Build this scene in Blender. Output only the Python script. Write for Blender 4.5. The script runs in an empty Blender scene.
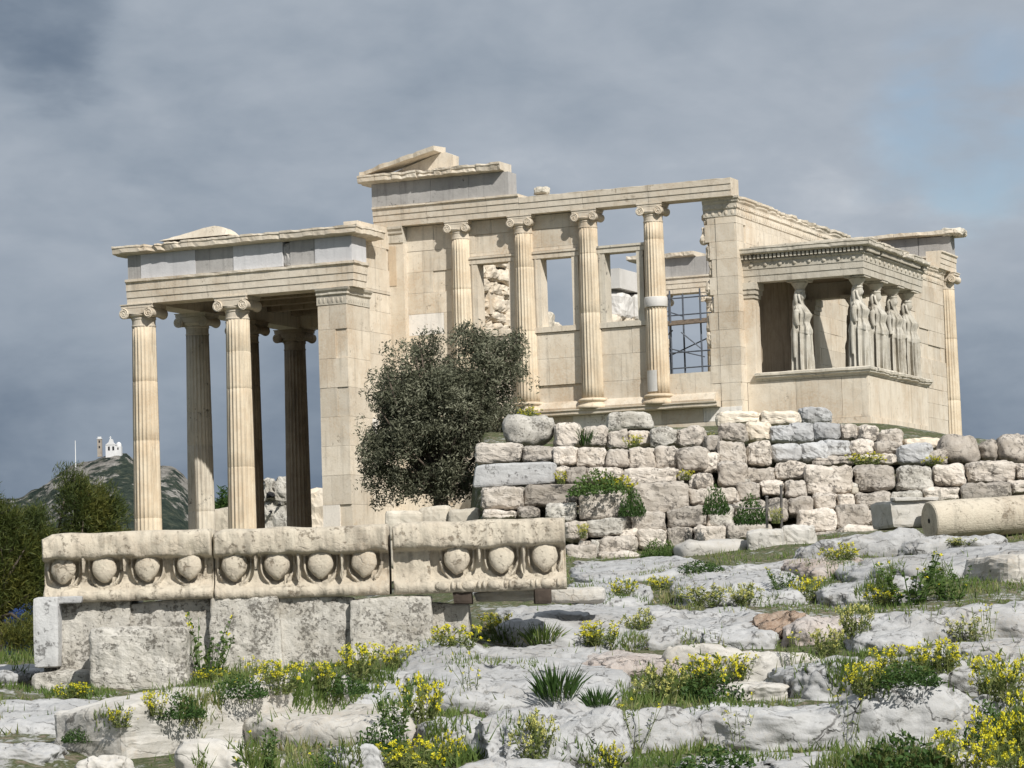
import bpy, bmesh, math, random
from mathutils import Vector, Matrix, noise
PI = math.pi
sc = bpy.context.scene
COL = sc.collection

# ------------------------------------------------------------------ camera
CAM = Vector((34.9156, -76.2395, -5.9449)); FL = 2944.6
R_ = Vector((0.914275, 0.40388091, -0.03132793))
U_ = Vector((0.06147319, -0.06188678, 0.99618827))
F_ = Vector((-0.40040265, 0.91271586, 0.08140939))
cd = bpy.data.cameras.new('camera'); cam = bpy.data.objects.new('camera', cd); COL.objects.link(cam)
cd.sensor_width = 36.0; cd.lens = FL / 1024 * 36; cd.clip_start = 0.5; cd.clip_end = 30000
M4 = Matrix.Identity(4)
for i in range(3):
    M4[i][0] = R_[i]; M4[i][1] = U_[i]; M4[i][2] = -F_[i]; M4[i][3] = CAM[i]
cam.matrix_world = M4
sc.camera = cam

# ------------------------------------------------------------------ light
SUN_AZ = math.radians(53)            # from west (-y) towards south (+x)
SUN_EL = math.radians(40)
sdir = Vector((math.sin(SUN_AZ) * math.cos(SUN_EL), -math.cos(SUN_AZ) * math.cos(SUN_EL), math.sin(SUN_EL)))
sl = bpy.data.lights.new('sun', 'SUN'); so = bpy.data.objects.new('sun', sl); COL.objects.link(so)
sl.energy = 4.7; sl.angle = math.radians(0.6); sl.color = (1.0, 0.962, 0.90)
so.rotation_euler = sdir.to_track_quat('Z', 'Y').to_euler()
sc.view_settings.view_transform = 'Standard'; sc.view_settings.look = 'None'
sc.view_settings.exposure = 0.08; sc.view_settings.gamma = 1.0
try: sc.view_settings.use_curve_mapping = False
except Exception: pass
sc.cycles.max_bounces = 5; sc.cycles.diffuse_bounces = 3; sc.cycles.transparent_max_bounces = 4

class NT:
    "small helper to write node trees"
    def __init__(s, tree):
        s.t = tree; tree.nodes.clear()
    def n(s, typ, **kw):
        x = s.t.nodes.new(typ)
        for k, v in kw.items():
            if k == 'inp':
                for a, b in v.items():
                    if hasattr(b, 'is_linked') or isinstance(b, bpy.types.NodeSocket): s.t.links.new(b, x.inputs[a])
                    else: x.inputs[a].default_value = b
            else: setattr(x, k, v)
        return x
    def math(s, op, a, b=0.0, c=0.0, clamp=False):
        x = s.t.nodes.new('ShaderNodeMath'); x.operation = op; x.use_clamp = clamp
        for i, v in enumerate((a, b, c)):
            if isinstance(v, bpy.types.NodeSocket): s.t.links.new(v, x.inputs[i])
            else: x.inputs[i].default_value = v
        return x.outputs[0]
    def vmul(s, v, k):
        x = s.t.nodes.new('ShaderNodeVectorMath'); x.operation = 'MULTIPLY'
        s.t.links.new(v, x.inputs[0]); x.inputs[1].default_value = k
        return x.outputs[0]
    def dot(s, v, k):
        x = s.t.nodes.new('ShaderNodeVectorMath'); x.operation = 'DOT_PRODUCT'
        s.t.links.new(v, x.inputs[0]); x.inputs[1].default_value = k
        return x.outputs['Value']
    def noise(s, v, scale, detail=4, rough=.55, dist=0.0):
        x = s.t.nodes.new('ShaderNodeTexNoise')
        s.t.links.new(v, x.inputs['Vector']); x.inputs['Scale'].default_value = scale
        x.inputs['Detail'].default_value = detail; x.inputs['Roughness'].default_value = rough
        x.inputs['Distortion'].default_value = dist
        return x.outputs['Fac']
    def ramp(s, f, stops, interp='LINEAR'):
        x = s.t.nodes.new('ShaderNodeValToRGB'); cr = x.color_ramp; cr.interpolation = interp
        while len(cr.elements) < len(stops): cr.elements.new(0.5)
        for e, (p, c) in zip(cr.elements, stops):
            e.position = p; e.color = tuple(c) + (1,) if len(c) == 3 else c
        s.t.links.new(f, x.inputs[0]); return x.outputs[0]
    def rng(s, f, a, b, c=0.0, d=1.0, smooth=True):
        x = s.t.nodes.new('ShaderNodeMapRange'); x.interpolation_type = 'SMOOTHSTEP' if smooth else 'LINEAR'
        s.t.links.new(f, x.inputs[0])
        for i, v in enumerate((a, b, c, d)): x.inputs[i + 1].default_value = v
        return x.outputs[0]
    def mix(s, f, a, b, mode='MIX'):
        x = s.t.nodes.new('ShaderNodeMix'); x.data_type = 'RGBA'; x.blend_type = mode
        for i, v in ((0, f), (6, a), (7, b)):
            if isinstance(v, bpy.types.NodeSocket): s.t.links.new(v, x.inputs[i])
            else: x.inputs[i].default_value = v if i == 0 else (tuple(v) + (1,) if len(v) == 3 else v)
        return x.outputs[2]

def make_world():
    w = bpy.data.worlds.new('World'); sc.world = w; w.use_nodes = True
    N = NT(w.node_tree)
    out = N.n('ShaderNodeOutputWorld')
    sky = N.n('ShaderNodeTexSky', sky_type='NISHITA', sun_disc=False, sun_elevation=SUN_EL,
              sun_rotation=math.atan2(sdir.x, sdir.y), air_density=1.0, dust_density=1.5, ozone_density=1.5)
    bg1 = N.n('ShaderNodeBackground', inp={'Color': sky.outputs[0], 'Strength': 0.10})
    g = N.n('ShaderNodeTexCoord').outputs['Generated']
    st = N.vmul(g, (1.0, 1.0, 2.1))
    n1 = N.noise(st, 5.5, 5, .55, .6)
    n2 = N.noise(st, 17.0, 5, .55, .3)
    n3 = N.noise(N.vmul(g, (1, 1, 3.2)), 2.6, 2, .5)
    lat = N.dot(g, (0.914, 0.404, 0.0)); el = N.dot(g, (0, 0, 1))
    # brightness of the cloud layer: a dark bank low in the north-east, paler above and to the south
    b = N.math('MULTIPLY_ADD', el, 4.2, 0.12)
    b = N.math('MULTIPLY_ADD', lat, 0.55, b)
    b = N.math('MINIMUM', b, 0.76)
    b = N.math('ADD', b, N.math('MULTIPLY', N.math('SUBTRACT', n1, .5), 0.95))
    b = N.math('ADD', b, N.math('MULTIPLY', N.math('SUBTRACT', n2, .5), 0.36))
    b = N.math('ADD', b, N.math('MULTIPLY', N.math('SUBTRACT', n3, .5), 0.25))
    n4 = N.noise(st, 44.0, 4, .6, .2)
    b = N.math('ADD', b, N.math('MULTIPLY', N.math('SUBTRACT', n4, .5), 0.16))
    # one heavier cloud high at the left
    c0 = (F_ + R_ * ((30 - 512) / FL) - U_ * ((30 - 384) / FL)).normalized()
    d0 = N.dot(g, tuple(c0))
    heavy = N.math('MULTIPLY', N.rng(N.math('ADD', d0, N.math('MULTIPLY', N.math('SUBTRACT', n2, .5), .0016)), 0.9993, 0.99992), 0.30)
    b = N.math('SUBTRACT', b, heavy)
    ccol = N.ramp(b, [(0.05, (0.088, 0.125, 0.185)), (0.3, (0.16, 0.205, 0.27)), (0.55, (0.285, 0.335, 0.40)), (0.78, (0.385, 0.43, 0.49)), (1.0, (0.58, 0.61, 0.65))])
    bg2 = N.n('ShaderNodeBackground', inp={'Color': ccol, 'Strength': 1.0})
    # a thin place in the clouds towards the south-east
    c1 = (F_ + R_ * ((975 - 512) / FL) - U_ * ((110 - 384) / FL)).normalized()
    d1 = N.dot(g, tuple(c1))
    near = N.rng(d1, 0.9975, 0.9999)
    thin = N.rng(N.math('ADD', N.math('MULTIPLY', near, .42), n1), .78, .98)
    thin = N.math('MULTIPLY', thin, N.rng(n2, .35, .6))
    thin = N.math('MULTIPLY', thin, .8)
    mx = N.n('ShaderNodeMixShader', inp={0: thin})
    w.node_tree.links.new(bg2.outputs[0], mx.inputs[1]); w.node_tree.links.new(bg1.outputs[0], mx.inputs[2])
    w.node_tree.links.new(mx.outputs[0], out.inputs[0])
make_world()

# ------------------------------------------------------------------ materials
def new_mat(name):
    m = bpy.data.materials.new(name); m.use_nodes = True
    N = NT(m.node_tree)
    out = N.n('ShaderNodeOutputMaterial'); b = N.n('ShaderNodeBsdfPrincipled')
    m.node_tree.links.new(b.outputs[0], out.inputs[0])
    b.inputs['Specular IOR Level'].default_value = 0.25
    return m, N, b

def stone(name, c1, c2, stain, s=1.0, tint=.3, streak=.25, spots=0.0, spotcol=(.09, .085, .075), crack=0.0, bump=.35, white=None, bdist=.03, stainamt=.6, flutes=False):
    m, N, b = new_mat(name)
    pos = N.n('ShaderNodeNewGeometry').outputs['Position']
    oi = N.n('ShaderNodeObjectInfo').outputs['Random']
    at_ = N.n('ShaderNodeAttribute', attribute_name='tint').outputs['Fac']
    big = N.noise(pos, .55 * s, 4, .6, .5); mid = N.noise(pos, 3.1 * s, 6, .62, .4); fine = N.noise(pos, 19 * s, 6, .65)
    col = N.mix(N.rng(N.math('MULTIPLY_ADD', mid, .6, N.math('MULTIPLY', big, .4)), .36, .64), c1, c2)
    col = N.mix(N.math('MULTIPLY', N.rng(N.math('MULTIPLY_ADD', big, .5, N.math('MULTIPLY', fine, .5)), .5, .66), stainamt), col, stain)
    if white:
        col = N.mix(N.rng(at_, .965, .975, 0, .7), col, white)
    tv = N.math('MULTIPLY_ADD', N.math('SUBTRACT', at_, .5), tint, 1.0)
    tv = N.math('MULTIPLY', tv, N.math('MULTIPLY_ADD', N.math('SUBTRACT', oi, .5), tint * .5, 1.0))
    if streak:
        stv = N.noise(N.vmul(pos, (4.5, 4.5, .35)), 1.6, 5, .6)
        tv = N.math('MULTIPLY', tv, N.math('SUBTRACT', 1.0, N.math('MULTIPLY', N.rng(stv, .5, .72), streak)))
    tv = N.math('MULTIPLY', tv, N.math('MULTIPLY_ADD', N.math('SUBTRACT', fine, .5), .38, 1.0))
    g = N.n('ShaderNodeCombineColor'); 
    for i in range(3): N.t.links.new(tv, g.inputs[i])
    col = N.mix(1.0, col, g.outputs[0], 'MULTIPLY')
    h = N.math('MULTIPLY_ADD', mid, .9, N.math('MULTIPLY', fine, .55))
    if spots:
        sp = N.noise(pos, 7.5 * s, 7, .72, .3)
        sp2 = N.noise(pos, 1.3 * s, 3, .5)
        msk = N.rng(N.math('MULTIPLY_ADD', sp2, .35, N.math('MULTIPLY', sp, .65)), .60 - spots * .13, .66 - spots * .10)
        col = N.mix(N.math('MULTIPLY', msk, .8), col, spotcol)
        h = N.math('SUBTRACT', h, N.math('MULTIPLY', msk, .5))
    if crack:
        dv = N.n('ShaderNodeVectorMath', operation='ADD')
        N.t.links.new(pos, dv.inputs[0])
        nv = N.n('ShaderNodeTexNoise', inp={'Scale': 1.7, 'Detail': 5.0}); N.t.links.new(pos, nv.inputs['Vector'])
        N.t.links.new(N.vmul(nv.outputs['Color'], (.9, .9, .9)), dv.inputs[1])
        vo = N.n('ShaderNodeTexVoronoi', feature='DISTANCE_TO_EDGE', inp={'Scale': .95 * s})
        N.t.links.new(N.vmul(dv.outputs[0], (1, 1, 1.9)), vo.inputs['Vector'])
        line = N.rng(vo.outputs['Distance'], .004, .03, 1, 0)
        line = N.math('MULTIPLY', line, N.rng(mid, .42, .6))
        col = N.mix(N.math('MULTIPLY', line, crack), col, (.07, .065, .06))
        h = N.math('SUBTRACT', h, N.math('MULTIPLY', line, 1.3 * crack))
    N.t.links.new(col, b.inputs['Base Color']); b.inputs['Roughness'].default_value = .85
    bp = N.n('ShaderNodeBump', inp={'Height': h, 'Strength': bump, 'Distance': bdist})
    N.t.links.new(bp.outputs[0], b.inputs['Normal'])
    return m

M = {}
M['marble'] = stone('weathered_marble', (.68, .61, .505), (.61, .53, .42), (.50, .39, .275), stainamt=.8, tint=.2, spots=.10, spotcol=(.35, .29, .22), streak=.22, white=(.74, .72, .69), crack=.1)
M['marble_grey'] = stone('greyed_marble', (.60, .555, .47), (.52, .47, .385), (.36, .31, .25), tint=.22, streak=.3, white=(.70, .68, .65), spots=.2)
M['column'] = stone('column_marble', (.655, .57, .44), (.585, .485, .355), (.48, .37, .25), tint=.2, streak=.3, stainamt=.75)
M['column_shade'] = M['column']
M['patina_shade'] = stone('brown_patina_shade_marble', (.36, .29, .21), (.27, .21, .15), (.17, .135, .10), tint=.2, streak=.4)  # brown stain, darkened further to carry the shade inside the porches
M['new_marble'] = stone('new_white_marble', (.66, .64, .61), (.60, .58, .55), (.5, .48, .44), tint=.12, streak=.1)
M['frieze_new'] = stone('pale_grey_frieze_stone', (.60, .595, .60), (.55, .545, .555), (.47, .46, .46), tint=.1, streak=.1)
M['frieze_old'] = stone('dark_grey_frieze_stone', (.42, .405, .385), (.36, .345, .33), (.27, .26, .24), tint=.25, streak=.25, spots=.15)
M['statue'] = stone('statue_marble', (.58, .55, .485), (.48, .445, .37), (.26, .225, .175), s=2.0, tint=.2, streak=.55, stainamt=.75)
M['carved'] = stone('carved_marble', (.55, .495, .40), (.48, .42, .335), (.35, .275, .195), s=1.7, tint=.16, streak=.3, spots=.3, spotcol=(.22, .175, .125), crack=.16, bump=.7)
M['poros'] = stone('pinkish_wall_stone', (.56, .51, .45), (.46, .41, .35), (.36, .31, .26), s=1.5, tint=.55, streak=.1, spots=.5, spotcol=(.15, .135, .12), bump=.85, crack=.3)
M['bluestone'] = stone('blue_grey_stone', (.48, .48, .475), (.40, .40, .40), (.31, .295, .275), s=1.5, tint=.3, streak=.1, spots=.35, spotcol=(.13, .125, .12), bump=.6)
M['plinth'] = stone('pitted_white_stone', (.56, .535, .485), (.46, .435, .385), (.30, .265, .21), s=3.0, tint=.12, streak=.25, spots=.62, spotcol=(.12, .108, .09), bump=.65)
M['rock'] = stone('grey_limestone', (.43, .43, .427), (.345, .343, .338), (.30, .26, .21), s=1.3, tint=.2, streak=0, spots=.3, spotcol=(.15, .145, .13), crack=.8, bump=.5, bdist=.035, stainamt=.45)
M['rock_pink'] = stone('pinkish_limestone', (.47, .43, .40), (.41, .35, .31), (.34, .24, .17), s=1.3, tint=.2, streak=0, spots=.25, crack=.8, bump=.7, bdist=.05)
M['rock_red'] = stone('rusty_red_rock', (.36, .275, .21), (.29, .205, .15), (.38, .34, .29), s=1.6, tint=.2, streak=0, spots=.25, crack=.8, bump=.9, bdist=.05)
M['slab'] = stone('smooth_marble_slab', (.53, .51, .475), (.46, .435, .39), (.36, .305, .24), s=1.2, tint=.15, streak=.05, spots=.15, crack=.4, bump=.4)
M['core'] = stone('wall_core', (.16, .135, .105), (.12, .1, .08), (.08, .07, .055), tint=.1, streak=0)
M['chapel_white'] = stone('white_plaster', (.66, .66, .66), (.60, .60, .60), (.6, .6, .58), tint=.05, streak=.1)
M['tower_stone'] = stone('tower_stone', (.36, .32, .27), (.3, .26, .22), (.2, .18, .15), s=.4, tint=.1)

def plain(name, c, rough=.7, metal=0.0, var=.25, scale=8):
    m, N, b = new_mat(name)
    pos = N.n('ShaderNodeNewGeometry').outputs['Position']
    f = N.noise(pos, scale, 4)
    lo = tuple(x * (1 - var) for x in c); hi = tuple(min(1, x * (1 + var)) for x in c)
    N.t.links.new(N.ramp(f, [(.3, lo), (.7, hi)]), b.inputs['Base Color'])
    b.inputs['Roughness'].default_value = rough; b.inputs['Metallic'].default_value = metal
    return m
M['steel'] = plain('dark_scaffold_steel', (.10, .115, .14), .5, .3)
M['tan'] = stone('orange_stained_marble', (.60, .49, .36), (.56, .44, .31), (.48, .37, .25), tint=.1, streak=.1)
M['wood'] = plain('weathered_wood', (.055, .042, .033), .85)
M['woodgrey'] = plain('grey_brown_timber', (.20, .16, .125), .85)
M['bark'] = plain('bark', (.10, .08, .062), .9, 0, .4, 12)
M['tarp'] = plain('blue_tarpaulin', (.02, .05, .17), .6)
M['dark'] = plain('dark_opening', (.02, .02, .022), .8)
M['rod'] = plain('grey_metal_rod', (.16, .15, .14), .5, .5)
M['whitepaint'] = plain('white_paint', (.78, .78, .77), .6, 0, .05)

def leafmat(name, lo, mid, hi, rough=.6, trans=.25):
    m, N, b = new_mat(name)
    a = N.n('ShaderNodeAttribute', attribute_name='tint').outputs['Fac']
    c = N.ramp(a, [(0, lo), (.5, mid), (1, hi)])
    N.t.links.new(c, b.inputs['Base Color']); b.inputs['Roughness'].default_value = rough
    tr = N.n('ShaderNodeBsdfTranslucent'); N.t.links.new(c, tr.inputs['Color'])
    mx = N.n('ShaderNodeMixShader', inp={0: trans})
    N.t.links.new(b.outputs[0], mx.inputs[1]); N.t.links.new(tr.outputs[0], mx.inputs[2])
    out = [n for n in N.t.nodes if n.type == 'OUTPUT_MATERIAL'][0]
    N.t.links.new(mx.outputs[0], out.inputs[0])
    return m
M['olive'] = leafmat('olive_leaf', (.06, .066, .040), (.14, .146, .095), (.31, .31, .22))
M['pine'] = leafmat('pine_needles', (.024, .042, .014), (.07, .09, .02), (.18, .165, .034))
M['weed'] = leafmat('weed_leaf', (.04, .085, .02), (.085, .145, .033), (.17, .20, .07))
M['weedpale'] = leafmat('pale_weed_leaf', (.06, .10, .028), (.15, .185, .055), (.28, .28, .11))
M['darkweed'] = leafmat('dark_green_leaf', (.025, .055, .014), (.05, .10, .022), (.10, .15, .04))
M['yellow'] = leafmat('yellow_petals', (.58, .53, .02), (.78, .72, .03), (.88, .82, .12), .6, .3)
M['paleyellow'] = leafmat('pale_yellow_petals', (.48, .47, .12), (.62, .60, .18), (.74, .72, .32), .6, .3)
M['grass'] = leafmat('grass_blades', (.05, .095, .02), (.115, .165, .038), (.34, .30, .15))

def ground_material():
    m, N, b = new_mat('rocky_ground')
    pos = N.n('ShaderNodeNewGeometry').outputs['Position']
    a = N.noise(pos, .55, 6, .6, .5); f = N.noise(pos, 6, 8, .68); h = N.noise(pos, 30, 5, .7)
    soil = N.ramp(h, [(.3, (.13, .105, .075)), (.5, (.20, .165, .12)), (.7, (.29, .25, .19))])
    green = N.ramp(h, [(.3, (.045, .06, .02)), (.55, (.085, .10, .04)), (.75, (.17, .16, .09))])
    rk = N.ramp(h, [(.25, (.27, .26, .24)), (.5, (.39, .385, .37)), (.75, (.47, .46, .44))])
    c = N.mix(N.rng(f, .38, .50), soil, green)
    c = N.mix(N.rng(N.math('MULTIPLY_ADD', a, .4, N.math('MULTIPLY', f, .6)), .53, .60), c, rk)
    N.t.links.new(c, b.inputs['Base Color']); b.inputs['Roughness'].default_value = .95
    bp = N.n('ShaderNodeBump', inp={'Height': N.math('MULTIPLY_ADD', f, 1.0, N.math('MULTIPLY', h, .4)), 'Strength': .8, 'Distance': .06})
    N.t.links.new(bp.outputs[0], b.inputs['Normal'])
    return m
M['ground'] = ground_material()

def hill_material():
    m, N, b = new_mat('scrub_hill')
    g = N.n('ShaderNodeNewGeometry'); pos = g.outputs['Position']
    a = N.noise(pos, .02, 5, .65, .4); f = N.noise(pos, .07, 6, .7); s = N.noise(pos, .16, 3, .6)
    z = N.n('ShaderNodeSeparateXYZ'); N.t.links.new(pos, z.inputs[0])
    at_ = N.n('ShaderNodeAttribute', attribute_name='tint').outputs['Fac']
    green = N.ramp(s, [(.32, (.03, .042, .038)), (.55, (.055, .07, .056)), (.72, (.11, .115, .085))])
    rk = N.ramp(f, [(.3, (.14, .13, .115)), (.55, (.30, .285, .26)), (.75, (.42, .40, .37))])
    k = N.math('ADD', N.math('MULTIPLY_ADD', a, .35, N.math('MULTIPLY_ADD', f, .4, N.math('MULTIPLY', s, .25))), N.math('MULTIPLY', at_, .15))
    c = N.mix(N.rng(k, .55, .61), green, rk)
    N.t.links.new(c, b.inputs['Base Color']); b.inputs['Roughness'].default_value = 1.0
    b.inputs['Specular IOR Level'].default_value = 0
    bp = N.n('ShaderNodeBump', inp={'Height': f, 'Strength': 1.0, 'Distance': 12.0})
    N.t.links.new(bp.outputs[0], b.inputs['Normal'])
    return m
M['hill'] = hill_material()

# ------------------------------------------------------------------ helpers
def at(u, v, D): return CAM + (F_ + R_ * ((u - 512) / FL) - U_ * ((v - 384) / FL)) * D
def lerp(a, b, t): return a + (b - a) * t
def interp(x, xs, ys):
    if x <= xs[0]: return ys[0]
    for i in range(1, len(xs)):
        if x <= xs[i]:
            return ys[i - 1] + (ys[i] - ys[i - 1]) * (x - xs[i - 1]) / (xs[i] - xs[i - 1])
    return ys[-1]
def fr(v, s=1.0, o=0.0, oct=4): return noise.fractal(Vector((v[0] * s + o, v[1] * s - o * .7, v[2] * s + o * 1.3)), 0.9, 2.1, oct)

class MB:
    def __init__(s): s.v = []; s.f = []; s.t = []
    def add(s, vs, fs, tint=.5):
        o = len(s.v); s.v.extend([tuple(p) for p in vs])
        for q in fs: s.f.append(tuple(i + o for i in q)); s.t.append(tint)
    def hexa(s, p, tint=.5):
        s.add(p, [(0, 3, 2, 1), (4, 5, 6, 7), (0, 1, 5, 4), (1, 2, 6, 5), (2, 3, 7, 6), (3, 0, 4, 7)], tint)
    def box(s, x0, x1, y0, y1, z0, z1, tint=.5):
        s.hexa([(x0, y0, z0), (x1, y0, z0), (x1, y1, z0), (x0, y1, z0), (x0, y0, z1), (x1, y0, z1), (x1, y1, z1), (x0, y1, z1)], tint)
    def rings(s, rs, cap=True, tint=.5, closed=True):
        o = len(s.v); n = len(rs[0])
        for r in rs: s.v.extend([tuple(p) for p in r])
        for i in range(len(rs) - 1):
            for j in range(n if closed else n - 1):
                k = (j + 1) % n
                s.f.append((o + i * n + j, o + i * n + k, o + (i + 1) * n + k, o + (i + 1) * n + j)); s.t.append(tint)
        if cap:
            s.f.append(tuple(o + j for j in reversed(range(n)))); s.t.append(tint)
            s.f.append(tuple(o + (len(rs) - 1) * n + j for j in range(n))); s.t.append(tint)
    def lathe(s, prof, n=24, c=(0, 0, 0), tint=.5):
        s.rings([[(c[0] + r * math.cos(2 * PI * j / n), c[1] + r * math.sin(2 * PI * j / n), c[2] + z) for j in range(n)] for r, z in prof], True, tint)
    def tube(s, pts, rad, n=6, tint=.5):
        pts = [Vector(p) for p in pts]
        if not isinstance(rad, (list, tuple)): rad = [rad] * len(pts)
        rs = []
        for i, p in enumerate(pts):
            d = (pts[min(i + 1, len(pts) - 1)] - pts[max(i - 1, 0)]).normalized()
            a = d.cross(Vector((0, 0, 1)) if abs(d.z) < .9 else Vector((1, 0, 0))).normalized(); b = d.cross(a)
            rs.append([p + (a * math.cos(2 * PI * j / n) + b * math.sin(2 * PI * j / n)) * rad[i] for j in range(n)])
        s.rings(rs, True, tint)
    def ell(s, c, r, n=12, m=8, tint=.5, f=None):
        rs = []
        for i in range(1, m):
            th = PI * i / m
            ring = []
            for j in range(n):
                ph = 2 * PI * j / n
                p = (math.sin(th) * math.cos(ph), math.sin(th) * math.sin(ph), -math.cos(th))
                if f: p = f(p)
                ring.append((c[0] + r[0] * p[0], c[1] + r[1] * p[1], c[2] + r[2] * p[2]))
            rs.append(ring)
        s.rings(rs, True, tint)
    def bar(s, A, B, out, prof, seg=.3, jit=None, seed=0.0, tint=.5, mA=0.0, mB=0.0):
        "sweeps a profile of (outward, up) points from A to B; jit = erosion per profile point"
        A = Vector(A); B = Vector(B); out = Vector(out); L = (B - A).length; n = max(1, int(L / seg))
        rs = []; dirn = (B - A).normalized()
        for i in range(n + 1):
            p = A.lerp(B, i / n); r = []
            for k, (o, z) in enumerate(prof):
                q = p + out * o + Vector((0, 0, z))
                if i == 0 and mA: q = q - dirn * (o * mA)
                if i == n and mB: q = q + dirn * (o * mB)
                if jit and jit[k]:
                    e = noise.noise(q * 1.7 + Vector((seed, 0, k * .13))) * .6 + noise.noise(q * 5.3 + Vector((seed * 2, 3, 0))) * .5
                    e = max(0.0, e + .12)
                    q = q - out * (jit[k] * e) - Vector((0, 0, (1 if z > prof[0][1] + .02 else -.4) * jit[k] * e * .7))
                r.append(q)
            rs.append(r)
        # winding so that faces look outwards
        up = Vector((0, 0, 1))
        if (B - A).cross(up).dot(out) > 0: rs = [list(reversed(r)) for r in rs]
        s.rings(rs, True, tint)
    def build(s, name, mat, parent=None, smooth=False, origin=None, local=False):
        me = bpy.data.meshes.new(name)
        if local: off = Vector((0, 0, 0))
        elif origin is not None: off = Vector(origin)
        elif parent is not None:
            r = parent
            off = Vector(r.location)
            while r.parent is not None: r = r.parent; off = off + Vector(r.location)
        else:
            xs = [p[0] for p in s.v]; ys = [p[1] for p in s.v]; zs = [p[2] for p in s.v]
            off = Vector(((min(xs) + max(xs)) / 2, (min(ys) + max(ys)) / 2, min(zs)))
        me.from_pydata([(p[0] - off.x, p[1] - off.y, p[2] - off.z) for p in s.v], [], s.f)
        a = me.attributes.new('tint', 'FLOAT', 'FACE'); a.data.foreach_set('value', s.t)
        if smooth: me.polygons.foreach_set('use_smooth', [True] * len(me.polygons))
        me.materials.append(mat)
        o = bpy.data.objects.new(name, me); COL.objects.link(o)
        if parent is not None: o.parent = parent
        elif not local: o.location = off
        return o

def tag(o, label=None, cat=None, group=None, kind=None):
    if label: o['label'] = label
    if cat: o['category'] = cat
    if group: o['group'] = group
    if kind: o['kind'] = kind
    elif label: o['kind'] = 'thing'
    return o
def thing(name, label, cat, loc=(0, 0, 0), group=None):
    o = bpy.data.objects.new(name, None); COL.objects.link(o); o.location = loc; o.empty_display_size = .3
    return tag(o, label, cat, group)
def dup(src, loc, parent=None):
    c = src.copy(); COL.objects.link(c); c.location = loc
    if parent is not None: c.parent = parent
    for ch in list(src.children):
        d = ch.copy(); COL.objects.link(d); d.parent = c
        for g in ch.children:
            e = g.copy(); COL.objects.link(e); e.parent = d
    return c

_cg = {}
def cube_grid(n):
    if n in _cg: return _cg[n]
    idx = {}; V = []; Fc = []
    def vid(p):
        k = (round(p[0], 6), round(p[1], 6), round(p[2], 6))
        if k not in idx: idx[k] = len(V); V.append(Vector(p))
        return idx[k]
    for ax in range(3):
        for sg in (-1, 1):
            for i in range(n):
                for j in range(n):
                    q = []
                    for (a, b) in ((i, j), (i + 1, j), (i + 1, j + 1), (i, j + 1)):
                        p = [0, 0, 0]; p[ax] = sg; p[(ax + 1) % 3] = -1 + 2 * a / n; p[(ax + 2) % 3] = -1 + 2 * b / n
                        q.append(vid(p))
                    Fc.append(tuple(q) if sg > 0 else tuple(reversed(q)))
    _cg[n] = (V, Fc); return _cg[n]

def superq(p, e):
    s = (abs(p[0]) ** e + abs(p[1]) ** e + abs(p[2]) ** e) ** (1 / e)
    return Vector((p[0] / s, p[1] / s, p[2] / s))

def rough_block(mb, c, size, rz=0.0, seed=0.0, n=7, e=9.0, amp=.04, freq=1.6, tint=.5, tilt=0.0, taper=0.0):
    V, Fc = cube_grid(n); c = Vector(c); out = []
    ca, sa = math.cos(rz), math.sin(rz); ct, st = math.cos(tilt), math.sin(tilt)
    rnd = random.Random(seed * 91.7)
    k1 = rnd.uniform(-.06, .06); k2 = rnd.uniform(-.07, .07); k3 = rnd.uniform(-.05, .05)
    for p in V:
        d = superq(p, e)
        x, y, z = d.x, d.y, d.z
        x2 = x * (1 + k1 * z - taper * max(0, z)) + k3 * z; z2 = z * (1 + k2 * x)
        q = Vector((x2 * size[0] / 2, y * size[1] / 2, z2 * size[2] / 2))
        w = q + Vector((seed * 3.7, seed * 1.3, seed * 2.9))
        nn = Vector((x / size[0], y / size[1], z / size[2])).normalized()
        cl = noise.cell_vector(w * freq * 1.1); f = noise.fractal(w * freq, .8, 2.0, 4) + .5 * (cl[0] - .5) * (1 - abs(noise.noise(w * 3))) * .6 + .45 * noise.fractal(w * freq * 4.2, .7, 2.0, 3)
        edge = max(0.0, (abs(d.x) > .75) + (abs(d.z) > .75) + (abs(d.y) > .75) - 1)
        f -= edge * .55 * max(0, noise.noise(w * 2.3) + .25)
        q += nn * amp * f
        q = Vector((q.x * ct + q.z * st, q.y, -q.x * st + q.z * ct))
        out.append(Vector((q.x * ca - q.y * sa, q.x * sa + q.y * ca, q.z)) + c)
    mb.add(out, Fc, tint)

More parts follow.
